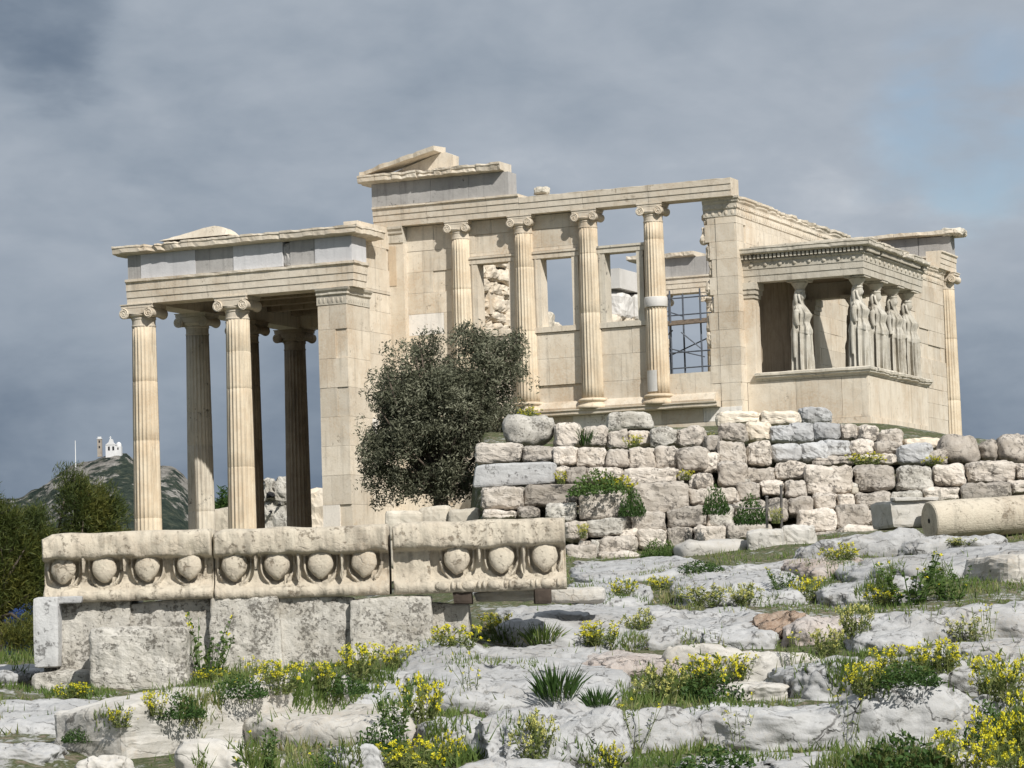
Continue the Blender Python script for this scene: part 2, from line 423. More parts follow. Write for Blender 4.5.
# ------------------------------------------------------------------ terrain
FH = Vector((F_.x, F_.y, 0)).normalized(); RH = Vector((FH.y, -FH.x, 0))
PROF = {   # picture column -> (picture row, distance) pairs of the visible slope, then height beyond
    -900: ([(730, 26), (690, 33), (668, 40), (660, 50)], [(60, -7.0), (90, -7.3), (130, -8)]),
    0:   ([(775, 26), (703, 33), (668, 40), (655, 48)], [(60, -6.9), (90, -6.6), (130, -7)]),
    150: ([(775, 26), (706, 33), (682, 36), (668, 40)], [(46, -6.5), (60, -5.9), (76, -4.9), (130, -5.2)]),
    340: ([(775, 26), (694, 33), (660, 36.2), (640, 39)], [(46, -6.3), (60, -5.4), (76, -4.8), (130, -5.0)]),
    455: ([(775, 26), (696, 32), (640, 36.3), (620, 40), (604, 44)], [(52, -5.4), (58, -4.9), (66, -4.7), (76, -4.6), (130, -5.0)]),
    480: ([(775, 26), (700, 32), (648, 36.5), (606, 42), (575, 52), (556, 58)], [(60, -4.0), (63, -3.0), (66, -1.9), (68, -1.5), (76, -1.3), (90, -1.2), (130, -2)]),
    600: ([(775, 26), (700, 31.5), (645, 37), (604, 43), (577, 52), (560, 58), (553, 60.3), (500, 61.6), (460, 63.6), (432, 66)], [(72, -1.25), (84, -1.2), (130, -2)]),
    740: ([(775, 26), (700, 31.5), (642, 37), (602, 43), (567, 51), (550, 57), (540, 60), (500, 61.6), (460, 63.3), (436, 65.6), (424, 71)], [(84, -1.2), (130, -2)]),
    870: ([(775, 26), (700, 31.5), (642, 36.5), (600, 42), (562, 49), (543, 55), (528, 60), (500, 61.4), (462, 63.2), (440, 66)], [(72, -1.3), (84, -1.2), (130, -2)]),
    1024: ([(775, 26), (700, 31.5), (642, 36), (596, 41), (552, 48), (540, 54.5), (528, 59.8), (496, 61.3), (462, 63)], [(70, -2.0), (84, -1.9), (130, -2.6)]),
    1900: ([(775, 26), (700, 32), (650, 37), (560, 48), (520, 60), (470, 63)], [(75, -2.2), (84, -2.2), (130, -2.8)]),
}
PK = sorted(PROF); PT = {}
for u in PK:
    a, b = PROF[u]
    uu = min(max(u, -200), 1200)
    Ds = [0.0, 14.0] + [d for _, d in a] + [d for d, _ in b] + [180, 300, 600, 20000]
    Zs = [-7.6, -7.5] + [at(uu, v, d).z for v, d in a] + [z for _, z in b] + [-30, -75, -100, -105]
    PT[u] = (Ds, Zs)
def ground_ud(u, D):
    if u <= PK[0]: return interp(D, *PT[PK[0]])
    for i in range(1, len(PK)):
        if u <= PK[i]:
            t = (u - PK[i - 1]) / (PK[i] - PK[i - 1]); t = t * t * (3 - 2 * t)
            return lerp(interp(D, *PT[PK[i - 1]]), interp(D, *PT[PK[i]]), t)
    return interp(D, *PT[PK[-1]])
def ud_of(P):
    d = Vector(P) - CAM; D = d.dot(FH); return 512 + FL * d.dot(RH) / max(D, 1.0), D
def relief(x, y, D):
    if D > 90: return 0.0
    return .11 * noise.fractal(Vector((x * .55, y * .55, 0)), .75, 2.2, 6) * (1 if D < 56 else .5)
def ground(x, y):
    u, D = ud_of((x, y, 0)); return ground_ud(u, D) + relief(x, y, D)
def gpoint(u, D):
    p = CAM + FH * D + RH * ((u - 512) / FL * D)
    return Vector((p.x, p.y, ground_ud(u, D) + relief(p.x, p.y, D)))
def hit(u, v):
    D = 20.0
    while D < 75:
        p = at(u, v, D)
        if p.z < ground(p.x, p.y): return D
        D += .2
    return 75.0

def build_ground():
    us = list(range(-3000, -300, 150)) + list(range(-300, 1325, 9)) + list(range(1330, 4000, 150))
    Ds = [2 + i for i in range(20)]
    d = 22.0
    while d < 75: Ds.append(d); d += .22
    while d < 130: Ds.append(d); d += 2.0
    while d < 9000: Ds.append(d); d *= 1.25
    vs = []; n = len(us)
    for D in Ds:
        for u in us: vs.append(gpoint(u, D))
    fs = [(i * n + j, i * n + j + 1, (i + 1) * n + j + 1, (i + 1) * n + j) for i in range(len(Ds) - 1) for j in range(n - 1)]
    mb = MB(); mb.add(vs, fs)
    o = mb.build('ground', M['ground'], smooth=True, origin=(0, 0, 0)); tag(o, kind='structure')
build_ground()

# ------------------------------------------------------------------ far hill
def build_hill():
    us = [-400, -200, -100, -40, 0, 20, 45, 60, 75, 84, 95, 101, 112, 125, 133, 145, 163, 172, 181, 190, 205, 222, 245, 280, 330, 400, 520]
    vs_ = [560, 540, 524, 505, 494, 487, 476, 466, 457, 455, 450, 448, 447, 450, 456, 459, 459, 462, 470, 480, 492, 503, 514, 526, 540, 556, 590]
    mb = MB(); cols = 230; rows = 46
    for i in range(rows + 1):
        t = i / rows
        for j in range(cols + 1):
            u = -400 + 920 * j / cols
            zr = at(u, interp(u, us, vs_), 2200).z
            if t <= .8:
                q = t / .8; D = lerp(1350, 2200, q); prof = q ** 1.35
                z = lerp(-105, zr, prof)
            else:
                q = (t - .8) / .2; D = lerp(2200, 2700, q); z = lerp(zr, -60, q)
            p = CAM + FH * D + RH * ((u - 512) / FL * D)
            amp = 16 * min(1, 4 * abs(t - .8) + .12)
            z += amp * noise.fractal(Vector((p.x * .012, p.y * .012, 3)), .8, 2.1, 5)
            z += 3.0 * noise.fractal(Vector((p.x * .06, p.y * .06, 9)), .8, 2.1, 4)
            mb.v.append((p.x, p.y, z))
    n = cols + 1
    for i in range(rows):
        for j in range(cols):
            mb.f.append((i * n + j, i * n + j + 1, (i + 1) * n + j + 1, (i + 1) * n + j))
            u = -400 + 920 * j / cols
            q = max(0, (i / rows - .5) / .3)
            mb.t.append(min(1, q) ** 3 * (1 if 60 < u < 190 else .6) * (1 - .85 * math.exp(-((u - 121) / 9) ** 2)))
    o = mb.build('hill', M['hill'], smooth=True, origin=(0, 0, 0)); tag(o, kind='structure')
build_hill()

def build_chapel():
    D = 2190; k = D / FL; sc_ = .92
    def P(u, v): return at(u, v, D)
    b = P(112, 450)
    t = thing('hilltop_chapel', 'white chapel with gabled front and bell wall on the rocky hilltop', 'chapel', b)
    X = RH; Y = FH
    def W(a, d, z): return b + X * (a * sc_) + Y * d + Vector((0, 0, z * sc_))
    def bx(mb, a0, a1, d0, d1, z0, z1): mb.hexa([W(a0, d0, z0), W(a1, d0, z0), W(a1, d1, z0), W(a0, d1, z0), W(a0, d0, z1), W(a1, d0, z1), W(a1, d1, z1), W(a0, d1, z1)])
    m = MB(); bx(m, -5.2, 2.6, 0, 9, -6, 4.2); bx(m, 2.6, 7.2, 1, 8, -6, 3.0); m.build('wall', M['chapel_white'], t)
    m = MB()
    m.rings([[W(-5.5, d, 4.2), W(2.9, d, 4.2), W(.4, d, 6.4), W(-.4, d, 9.2), W(-1.6, d, 9.2), W(-2.6, d, 6.4)] for d in (-.3, 9)]); m.build('gable_roof', M['chapel_white'], t)
    m = MB(); bx(m, -1.3, -.8, -.2, .2, 9.2, 11.2); bx(m, -1.9, -.2, -.2, .2, 10.1, 10.5); m.build('cross', M['whitepaint'], t)
    m = MB(); m.rings([[W(4.9 + r * math.cos(a), 4.5 + r * math.sin(a), z) for a in [2 * PI * i / 10 for i in range(10)]] for r, z in ((2.2, 3.0), (2.2, 4.6), (1.6, 5.9), (.5, 6.6))]); m.build('dome', M['chapel_white'], t)
    for a in (-3.2, .3):
        m = MB(); bx(m, a, a + 1.5, -.15, .3, -.3, 2.9); m.build('door_opening', M['dark'], t)
    m = MB(); bx(m, 4.2, 5.2, .85, 1.3, .2, 2.0); m.build('window', M['dark'], t)
    sc_ = .85; b2 = P(99.5, 451)
    t2 = thing('bell_tower', 'stone bell tower with white cap beside the hilltop chapel', 'bell tower', b2)
    def W(a, d, z): return b2 + X * (a * sc_) + Y * d + Vector((0, 0, z * sc_))
    def bx(mb, a0, a1, d0, d1, z0, z1): mb.hexa([W(a0, d0, z0), W(a1, d0, z0), W(a1, d1, z0), W(a0, d1, z0), W(a0, d0, z1), W(a1, d0, z1), W(a1, d1, z1), W(a0, d1, z1)])
    m = MB(); bx(m, -1.9, 1.9, 0, 4, -5, 10.5); m.build('shaft', M['tower_stone'], t2)
    m = MB(); bx(m, -2.2, 2.2, -.3, 4.3, 10.5, 11.1); bx(m, -1.5, 1.5, .5, 3.5, 11.1, 12.6); m.build('cap', M['chapel_white'], t2)
    for z in (2.5, 7.3):
        m = MB(); bx(m, -.6, .6, -.15, .3, z, z + 2); m.build('opening', M['dark'], t2)
    b3 = P(75.5, 458); m = MB(); m.tube([b3 - Vector((0, 0, 9)), b3 + Vector((0, 0, 13))], [.35, .25], 6)
    p = thing('flagpole', 'tall white flagpole on the left shoulder of the hill', 'flagpole', b3)
    m.build('pole', M['whitepaint'], p)
build_chapel()

# ------------------------------------------------------------------ the temple
# axes: x = south, y = east (away), z = 0 at the foot of the western half columns
TEMPLE = thing('ruined_temple', 'ruined cream marble temple with columned porches behind the stone wall', 'temple', (2.9, 0, -1.0))
T = TEMPLE
PITCH = 1.973

def ashlar(mb, axis, face, out, a0, a1, z0, z1, thick=.6, h=.49, L=1.35, seed=1, zref=0.0, core=None, jit=.008):
    "one rectangle of a wall laid in courses of single blocks"
    rnd = random.Random(seed)
    k = math.floor((z0 - zref) / h + 1e-6); z = z0
    while z < z1 - 1e-4:
        zt = min(z1, zref + (k + 1) * h)
        if z1 - zt < .12: zt = z1
        a = a0; first = True
        while a < a1 - 1e-4:
            l = L * rnd.uniform(.7, 1.25)
            if first: l *= (.5 if k % 2 else 1.0); first = False
            b = min(a1, a + l)
            if a1 - b < .3: b = a1
            g = .0032; d = rnd.uniform(-jit, jit) - (rnd.uniform(.02, .05) if rnd.random() < .11 else 0); tt = rnd.random()
            f0 = face + out * d; f1 = face - out * thick
            lo, hi = (f0, f1) if f0 < f1 else (f1, f0)
            if axis == 'x': mb.box(a + g, b - g, lo, hi, z + g, zt - g, tt)
            else: mb.box(lo, hi, a + g, b - g, z + g, zt - g, tt)
            a = b
        z = zt; k += 1
    if core is not None:
        i0 = face - out * .09; i1 = face - out * (thick - .03); lo, hi = min(i0, i1), max(i0, i1)
        if axis == 'x': core.box(a0 + .03, a1 - .03, lo, hi, z0 + .02, z1 - .03)
        else: core.box(lo, hi, a0 + .03, a1 - .03, z0 + .02, z1 - .03)

def shaft_mb(r0, r1, z0, z1, seed=0, nf=20, joints=(.27, .62)):
    mb = MB(); rs = []; per = 6; n = nf * per
    zs = []
    for i in range(15): zs.append((i / 14, 0))
    for j in joints: zs += [(j - .003, 0), (j - .0015, .02), (j + .0015, .02), (j + .003, 0)]
    zs.sort(); rnd = random.Random(seed)
    for t, gr in zs:
        z = lerp(z0, z1, t)
        R = lerp(r0, r1, t ** 1.25) * (1 - gr)
        if t > .985 or t < .015: fl = .25
        else: fl = 1.0
        ring = []
        for j in range(n):
            th = 2 * PI * j / n; q = (j % per) / per
            dep = .115 * fl * math.sin(PI * q) ** .7 if 0 < q else 0
            w = noise.noise(Vector((math.cos(th) * 2, math.sin(th) * 2, z * 1.3 + seed * 5)))
            r = R * (1 - dep - .02 * max(0, w))
            ring.append((r * math.cos(th), r * math.sin(th), z))
        rs.append(ring)
    mb.rings(rs); 
    return mb

def capital_mb(r, w, d, h, seed=0):
    "Ionic capital, scrolls facing -y and +y; z = 0 at the top of the shaft, h the full height"
    mb = MB()
    hn = h * .42                                     # carved necking
    mb.lathe([(r * 1.0, 0), (r * 1.03, hn * .08), (r * 1.03, hn * .16), (r * .98, hn * .2), (r * .99, hn * .75), (r * 1.05, hn * .82), (r * 1.05, hn * .9), (r * 1.0, hn)], 32, tint=.45)
    mb.lathe([(r * 1.0, hn), (r * 1.2, hn + h * .07), (r * 1.25, hn + h * .14), (r * 1.1, hn + h * .18)], 32, tint=.4)
    rv = h * .235; zc = hn + h * .17
    for s in (-1, 1):
        cx = s * (w / 2 - rv); rs = []
        for t, k in ((-1, 1), (-.93, 1.0), (-.8, .93), (-.35, .74), (0, .7), (.35, .74), (.8, .93), (.93, 1), (1, 1)):
            rs.append([(cx + rv * k * math.cos(2 * PI * j / 20), t * d / 2, zc + rv * k * math.sin(2 * PI * j / 20)) for j in range(20)])
        rs = [list(reversed(q)) for q in rs]
        mb.rings(rs, True, .5)
        for fy in (-1, 1):                            # the raised spiral and its eye
            pts = []
            for i in range(40):
                a = i / 39 * 2.2 * 2 * PI; rr = rv * (.93 - .75 * i / 39)
                pts.append((cx - s * rr * math.sin(a), fy * (d / 2 + .004), zc + rr * math.cos(a)))
            mb.tube(pts, [rv * (.13 - .06 * i / 39) for i in range(40)], 5, .8)
            mb.ell((cx, fy * d / 2, zc), (rv * .2, .03, rv * .2), 8, 5, .6)
    # the channel between the scrolls, sagging a little
    for fy in (-1, 1):
        rs = []
        for i in range(9):
            t = -1 + i / 4; x = t * (w / 2 - rv); sag = .03 * (1 - t * t)
            y0 = fy * d / 2 * .96; y1 = fy * (d / 2 - .1)
            rs.append([(x, y0, zc + rv * .1 - sag), (x, y0, zc + rv * .98 - sag * .3), (x, y1, zc + rv * .98 - sag * .3), (x, y1, zc + rv * .1 - sag)])
        if fy < 0: rs = [list(reversed(q)) for q in rs]
        mb.rings(rs, True, .45)
    mb.box(-w / 2 + rv * .6, w / 2 - rv * .6, -d / 2 * .9, d / 2 * .9, zc + rv * .2, zc + rv * .95, .4)
    za = zc + rv * .98
    mb.box(-w / 2 + rv * .35, w / 2 - rv * .35, -d / 2 * .97, d / 2 * .97, za + .002, h - .03, .55)
    mb.box(-w / 2 + rv * .2, w / 2 - rv * .2, -d / 2 * 1.03, d / 2 * 1.03, h - .028, h, .6)
    return mb

def base_mb(r, h):
    mb = MB()
    mb.lathe([(r * 1.42, 0), (r * 1.47, h * .1), (r * 1.47, h * .22), (r * 1.38, h * .34), (r * 1.2, h * .42), (r * 1.15, h * .58), (r * 1.22, h * .66), (r * 1.32, h * .72), (r * 1.34, h * .82), (r * 1.26, h * .92), (r * 1.06, h)], 36)
    return mb

def make_column(r0, r1, H, w, d, hc, hb, mat, capmat, loc, seed=0, joints=(.27, .62), label=None):
    sh = shaft_mb(r0, r1, hb, H - hc, seed, joints=joints).build('column', mat, T, True, local=True)
    c = capital_mb(r1 * 1.0, w, d, hc).build('capital', capmat, sh, False, local=True)
    c.location = (0, 0, H - hc)
    base_mb(r0, hb).build('column_base', mat, sh, True, local=True)
    sh.location = Vector(loc) - Vector(T.location)
    return sh

# --- western half columns
wc = [make_column(.325, .27, 5.61, .80, .62, .52, .30, M['column'], M['marble'], (PITCH * k, .0, 0), 10 + k, joints=j) for k, j in enumerate([(.3, .7), (.42, .8), (.5, .85), (.49, .9)])]
# new white drum patches in the fourth half column
m = MB(); m.lathe([(.315, 0), (.325, .02), (.325, .26), (.315, .28)], 40); o = m.build('new_marble_band', M['new_marble'], T, True, local=True)
o.location = Vector((PITCH * 3, 0, 2.72)) - Vector(T.location)
m = MB(); rs = [[(.335 * math.cos(a), .335 * math.sin(a), z) for a in [math.radians(-140 + 9 * i) for i in range(8)]] for z in (.36, .95)]
m.rings([r + [(.2 * math.cos(math.radians(-100)), .2 * math.sin(math.radians(-100)), r[0][2])] for r in rs]); o = m.build('new_marble_patch', M['new_marble'], T, False, local=True)
o.location = Vector((PITCH * 3, 0, 0)) - Vector(T.location)

# --- west wall between the columns
w = MB(); core = MB()
WY = .02
xA, xB, xC, xD, xE, xF = -1.73, 0.0, PITCH, 2 * PITCH, 3 * PITCH, 7.45
bays = {1: (.50, 1.48), 2: (2.47, 3.42), 3: (4.42, 5.38)}
ashlar(w, 'x', WY, -1, -1.75, 0, 0.0, 5.6, .55, .61, 1.2, 11, core=core)                       # closed bay
for k in (1, 2, 3):
    o0, o1 = bays[k]; x0 = PITCH * (k - 1); x1 = PITCH * k
    fo0, fo1 = o0 - .20, o1 + .22
    ashlar(w, 'x', WY, -1, x0, x1, 0, 2.24, .55, .75, 1.7, 20 + k, core=core)
    ashlar(w, 'x', WY, -1, x0, fo0 - .003, 2.25, 4.56, .5, .8, 1.4, 30 + k, core=core)
    ashlar(w, 'x', WY, -1, fo1 + .003, x1, 2.25, 4.56, .5, .8, 1.4, 40 + k, core=core)
    if k < 3: ashlar(w, 'x', WY, -1, x0, x1, 4.58, 5.6, .55, .52, .85, 50 + k, core=core)
ashlar(w, 'x', WY, -1, 3 * PITCH, 7.5, 0, .84, .55, .84, 1.1, 61, core=core)
w.build('west_wall', M['marble'], T); core.build('wall_core', M['core'], T)
for k in (1, 2, 3):
    o0, o1 = bays[k]; nm = M['marble'] if k < 3 else M['marble_grey']
    m = MB()
    m.box(o0 - .20, o0, WY - .03, WY + .42, 2.40, 4.36, .5); m.box(o1, o1 + .20, WY - .03, WY + .42, 2.40, 4.36, .72)
    m.box(o0 - .17, o0 - .13, WY - .045, WY - .03, 2.40, 4.36, .3); 
    fr_ = m.build('window_frame', nm, T)
    m = MB(); m.box(o0 - .27, o1 + .27, WY - .05, WY + .44, 4.36, 4.50, .55); m.box(o0 - .3, o1 + .3, WY - .08, WY + .45, 4.502, 4.565, .6)
    m.build('lintel', nm, fr_)
    m = MB(); m.box(o0 - .28, o1 + .28, WY - .06, WY + .5, 2.25, 2.40, .75); m.build('sill', nm, fr_)
# --- north anta of the west front
m = MB(); m.box(-2.28, -1.72, -.22, .4, 0, 5.12, .45)
a = m.build('anta', M['marble'], T)
m = MB(); m.bar((-2.28, -.22, 5.12), (-1.72, -.22, 5.12), (0, -1, 0), [(.0, 0), (.04, .02), (.03, .12), (.02, .26), (.07, .3), (.07, .36), (.12, .42), (.12, .49), (-.5, .49), (-.5, 0)], .12, [0, .03, .02, 0, .03, 0, .04, .04, 0, 0], 3.0)
m.build('anta_capital', M['marble_grey'], a)
m = MB(); m.box(-2.2, -1.96, -.238, -.215, 3.9, 5.05, .5); m.build('stained_patch', M['tan'], a)
# --- south-west corner pier with its broken northern edge
w = MB(); rnd = random.Random(5); z = .0; i = 0
edge = [7.45, 7.45, 7.47, 7.5, 7.46, 7.62, 7.52, 7.60, 7.55, 7.42, 7.50]
while z < 5.08:
    zt = min(5.08, z + .49); e = edge[min(i, 10)]
    xm = 7.95 + rnd.uniform(-.15, .15)
    w.box(e, xm - .004, .02 + rnd.uniform(-.008, .008), .62, z + .004, zt - .004, rnd.random())
    w.box(xm + .004, 8.35, .02 + rnd.uniform(-.008, .008), .62, z + .004, zt - .004, rnd.random())
    if i > 2:
        rough_block(w, (e - .02, .3, z + .22), (.26, .5, .46), 0, i * 1.7, 5, 5, .07, 3, rnd.random())
    z = zt; i += 1
cp = w.build('corner_pier', M['marble'], T)
ANT = [(0, 0), (.02, .02), (.02, .20), (.06, .24), (.05, .32), (.05, .36), (.10, .42), (.10, .46), (.14, .50), (.14, .56), (-.5, .56), (-.5, 0)]
m = MB(); m.bar((7.40, .02, 5.085), (8.352, .02, 5.085), (0, -1, 0), ANT, .1, [0, .02, .02, .03, 0, 0, .03, .03, .03, .03, 0, 0], 5.0, mB=1)
m.build('pier_capital', M['marble_grey'], cp)
# --- south wall
w = MB(); core = MB()
ashlar(w, 'y', 8.35, 1, 0.0, 21.1, -1.4, 5.08, .6, .49, 1.5, 77, core=core)
sw = w.build('south_wall', M['marble'], T); core.build('wall_core', M['core'], T)
m = MB(); m.bar((8.352, .02, 5.085), (8.352, 5.0, 5.085), (1, 0, 0), ANT, .14, [0, .02, .02, .05, .03, .02, .08, .08, .10, .10, .02, 0], 8.0, mA=1)
m.bar((8.352, 5.0, 5.085), (8.352, 21.2, 5.085), (1, 0, 0), ANT, .18, [0, .03, .03, .08, .06, .06, .11, .11, .14, .14, .06, 0], 9.0)
y = .1
while y < 20.8:
    m.ell((8.372, y, 5.20), (.018, .05, .075), 6, 5, .4); m.ell((8.40, y + .09, 5.36), (.02, .03, .03), 6, 4, .5); y += .19
x = 7.5
while x < 8.3:
    m.ell((x, .0, 5.20), (.05, .018, .075), 6, 5, .4); m.ell((x + .09, -.03, 5.36), (.03, .02, .03), 6, 4, .5); x += .19
m.build('wall_crown', M['marble'], sw)
# wall foot on the south side
m = MB(); m.box(8.2, 8.55, 6.95, 22.6, -1.45, -.98, .4); m.box(8.2, 8.95, 6.95, 22.9, -1.8, -1.46, .5); m.build('wall_step', M['marble'], T)
# --- ledge under the western half columns and the basement
m = MB()
LEDGE = [(-.4, -.16), (.30, -.16), (.34, -.13), (.34, -.05), (.38, -.03), (.38, 0), (-.4, 0)]
m.bar((-1.8, 0, 0), (7.72, 0, 0), (0, -1, 0), LEDGE, .3, [0, .02, .03, .03, .04, .03, 0], 2.0, .55)
m.bar((-1.75, 0, .0), (7.6, 0, .0), (0, -1, 0), [(-.2, .003), (.20, .003), (.22, .06), (.16, .13), (.1, .2), (.0, .26), (-.2, .26)], .3, [0] * 7, 2.5, .5)
m.build('ledge_moulding', M['marble'], T)
w = MB(); core = MB()
ashlar(w, 'x', -.02, -1, -2.2, 8.33, -4.9, -.165, .7, .55, 1.6, 90, core=core)
w.build('basement_wall', M['marble'], T); core.build('wall_core', M['core'], T)

# --- west entablature: architrave, grey frieze, broken cornice and pediment stub
ARCH = [(0, 0), (0, .17), (.022, .172), (.022, .35), (.045, .352), (.045, .50), (.10, .545), (.10, .60), (-.62, .60), (-.62, 0)]
m = MB()
xs = [-2.62, -.9, PITCH * .5, 2.0, PITCH * 2, PITCH * 3, 8.36]
tints = [.5, .42, .55, .6, .45, .5]
for i in range(6):
    A = (xs[i] + (.004 if i else 0), -.30, 5.615); B = (xs[i + 1] - .004, -.30, 5.615)
    pr = ARCH if i < 3 else [(0, 0), (0, .16), (.022, .162), (.022, .33), (.045, .332), (.045, .47), (.05, .475), (.05, .50), (-.62, .50), (-.62, 0)]
    m.bar(A, B, (0, -1, 0), pr, .2, [.02, .0, .01, 0, .01, 0, .03, .04, .01, 0], 3 + i, tints[i])
ar = m.build('architrave', M['marble'], T)
rnd = random.Random(4); x = -2.64; i = 0
for x1 in (-.75, .45, 1.70):
    m = MB(); m.box(x + .004, x1 - .004, -.33, .25, 6.22, 6.885, .5); m.build('frieze_slab', M['frieze_old'], T); x = x1
CORN = [(0, 0), (.08, .03), (.30, .04), (.34, .06), (.34, .17), (.36, .19), (.36, .25), (-.5, .26), (-.5, 0)]
m = MB(); xx = -2.95
while xx < 1.5:
    L = rnd.uniform(.5, .8); x1 = min(1.58, xx + L)
    m.bar((xx + .006, -.30, 6.89), (x1 - .006, -.30, 6.89), (0, -1, 0), CORN, .09, [0, .05, .14, .16, .16, .12, .14, .03, 0], rnd.uniform(0, 20), rnd.random()); xx = x1
m.bar((-2.7, -.3, 6.89), (-2.7, .9, 6.89), (-1, 0, 0), [(-.1, 0), (.05, .03), (.22, .04), (.24, .06), (.24, .25), (-.3, .255), (-.3, 0)], .12, [0, .03, .08, .08, .08, 0, 0], 3.3)
m.build('cornice', M['marble'], T)
m = MB()                                           # tympanum remnant and its raking cornice
m.rings([[(-2.2, y, 7.155), (-.12, y, 7.155), (-.10, y, 7.55), (-.35, y, 7.66), (-.62, y, 7.62), (-1.5, y, 7.36)] for y in (.28, -.12)], True, .5)
pd_ = m.build('pediment_remnant', M['marble'], T)
m = MB(); A = Vector((-2.9, -.3, 7.15)); B = Vector((-.48, -.3, 7.68)); n = 18; rs = []
for i in range(n + 1):
    p = A.lerp(B, i / n); e = .06 * max(0, noise.noise(p * 3.1)); e2 = .05 * noise.noise(p * 4 + Vector((3, 3, 3)))
    rs.append([(p.x, -.30 - .30 + e * 2, p.z - .02), (p.x, -.30 - .32 + e * 2, p.z + .11 - e), (p.x, .2, p.z + .15 + e2), (p.x, .2, p.z - .02)])
m.rings(rs, True, .6); m.build('raking_cornice', M['marble'], pd_)
m = MB(); rough_block(m, (2.62, -.1, 6.27), (.42, .4, .24), 0, 3.0, 6, 4, .05, 3); m.build('loose_stone', M['marble_grey'], T)

# --- north porch
NPX0, NPX1 = -9.28, -1.95; NPY0, NPY1 = -3.05, 7.0; NZ = 3.63
cl = make_column(.41, .345, 7.635, 1.13, .86, .66, .38, M['column'], M['marble'], (-8.96, -2.67, -4.0), 31, joints=(.16, .5, .76))
sh0 = cl
def pc(x, y, seed, mats=None, joints=(.2, .55, .8)):
    return make_column(.41, .345, 7.635, 1.13, .86, .66, .38, mats or M['column'], M['marble'] if not mats else mats, (x, y, -4.0), seed, joints)
pc(-5.86, -2.67, 33, joints=(.36, .7, .86))
pc(-8.96, .43, 34, M['marble_grey'], joints=(.2, .5, .65)); pc(-8.96, 3.53, 35, M['patina_shade']); pc(-8.96, 6.63, 36, M['patina_shade']); pc(-5.86, 6.63, 37, M['patina_shade'])  # rear columns in the darker marble, porch shade included in its colour
NARCH = [(0, 0), (0, .19), (.025, .192), (.025, .39), (.05, .392), (.05, .60), (.11, .65), (.11, .72), (-.72, .72), (-.72, 0)]
J = [.015, 0, .01, 0, .01, 0, .05, .05, .01, 0]
m = MB(); m.bar((NPX0, NPY0, NZ), (-5.9, NPY0, NZ), (0, -1, 0), NARCH, .2, J, 1, .5); m.bar((-5.892, NPY0, NZ), (NPX1, NPY0, NZ), (0, -1, 0), NARCH, .2, J, 2, .58, mB=1)
m.bar((NPX1, NPY0, NZ), (NPX1, -2.2, NZ), (1, 0, 0), NARCH, .2, J, 3, .5, mA=1)
m.bar((NPX0 + .72, NPY0 + .73, NZ), (NPX0 + .72, NPY1, NZ), (-1, 0, 0), [(.72 + a, b) for a, b in NARCH], .3, J, 4, .4)
m.bar((NPX0 + .72, NPY1 - .36, NZ + .003), (NPX1, NPY1 - .36, NZ + .003), (0, 1, 0), [(a + .36, b) for a, b in NARCH], .3, J, 5, .4)
m.build('porch_architrave', M['marble'], T)
xs = [-9.24, -8.79, -6.98, -6.52, -5.74, -4.15, -3.92, -3.12, -1.98]; new = [0, 1, 0, 0, 1, 0, 0, 1]
for i in range(8):
    m = MB(); o = .0 if new[i] else .02
    m.box(xs[i] + .004, xs[i + 1] - .004, NPY0 - .01 + o, NPY0 + .5, NZ + .725, 5.05 - (.0 if i != 5 else .03), .5)
    if i == 5:
        m = MB(); rough_block(m, (-4.03, NPY0 + .28, NZ + .725 + .34), (.27, .5, .68), 0, 4, 7, 9, .05, 3)
    m.build('frieze_slab', M['frieze_new'] if new[i] else M['frieze_old'], T)
m = MB(); m.box(-2.4, -1.96, NPY0 + .0, -2.15, NZ + .726, 5.048); m.build('frieze_slab', M['frieze_new'], T)
m = MB(); m.box(-9.24, -8.8, NPY0 + .51, NPY1, NZ + .725, 5.05); m.build('frieze_slab', M['frieze_old'], T)
NC = [(0, 0), (.06, .03), (.26, .05), (.29, .07), (.29, .19), (.31, .21), (.31, .27), (-.5, .28), (-.5, 0)]
JC = [0, .03, .06, .09, .08, .06, .08, .03, 0]
m = MB(); rnd = random.Random(8); xx = NPX0 - .31
while xx < -2.05:
    x1 = xx + rnd.uniform(.9, 1.7); x1 = NPX1 if x1 > NPX1 - .3 else x1; jc = [j * (2.6 if -8.4 < (xx + x1) / 2 < -6.6 else 1) for j in JC]
    m.bar((xx + .004, NPY0, 5.055), (x1 - .004, NPY0, 5.055), (0, -1, 0), NC, .11, jc, rnd.uniform(0, 9), rnd.random(), mB=1 if x1 == NPX1 else 0); xx = x1
m.bar((NPX1, NPY0, 5.055), (NPX1, -1.5, 5.055), (1, 0, 0), NC, .12, JC, 4, .6, mA=1)
m.bar((NPX0, NPY0 + .01, 5.057), (NPX0, NPY1, 5.057), (-1, 0, 0), NC, .2, JC, 6, .6)
m.build('porch_cornice', M['marble'], T)
m = MB(); m.box(NPX0 + .2, -2.9, NPY0 + .45, NPY1 - .2, 5.06, 5.30); m.build('porch_roof', M['marble_grey'], T)
m = MB(); rs = []                                  # the low pediment stump lying on the porch cornice
for i in range(19):
    x = -8.0 + i * 2.3 / 18; h = interp(x, [-8.0, -7.2, -6.5, -6.15, -5.9, -5.7], [.02, .14, .28, .30, .22, .02]) + .04 * noise.noise(Vector((x * 3, 1, 1)))
    rs.append([(x, NPY0 - .3, 5.36), (x, NPY0 - .22, 5.36 + max(.01, h)), (x, NPY0 + .3, 5.36 + max(.01, h * .9)), (x, NPY0 + .4, 5.36)])
m.rings(rs); m.build('pediment_stump', M['marble'], T)
m = MB()                                           # coffered ceiling
m.box(NPX0 + .7, NPX1 - .6, NPY0 + .7, NPY1 - .7, NZ + .62, NZ + .72)
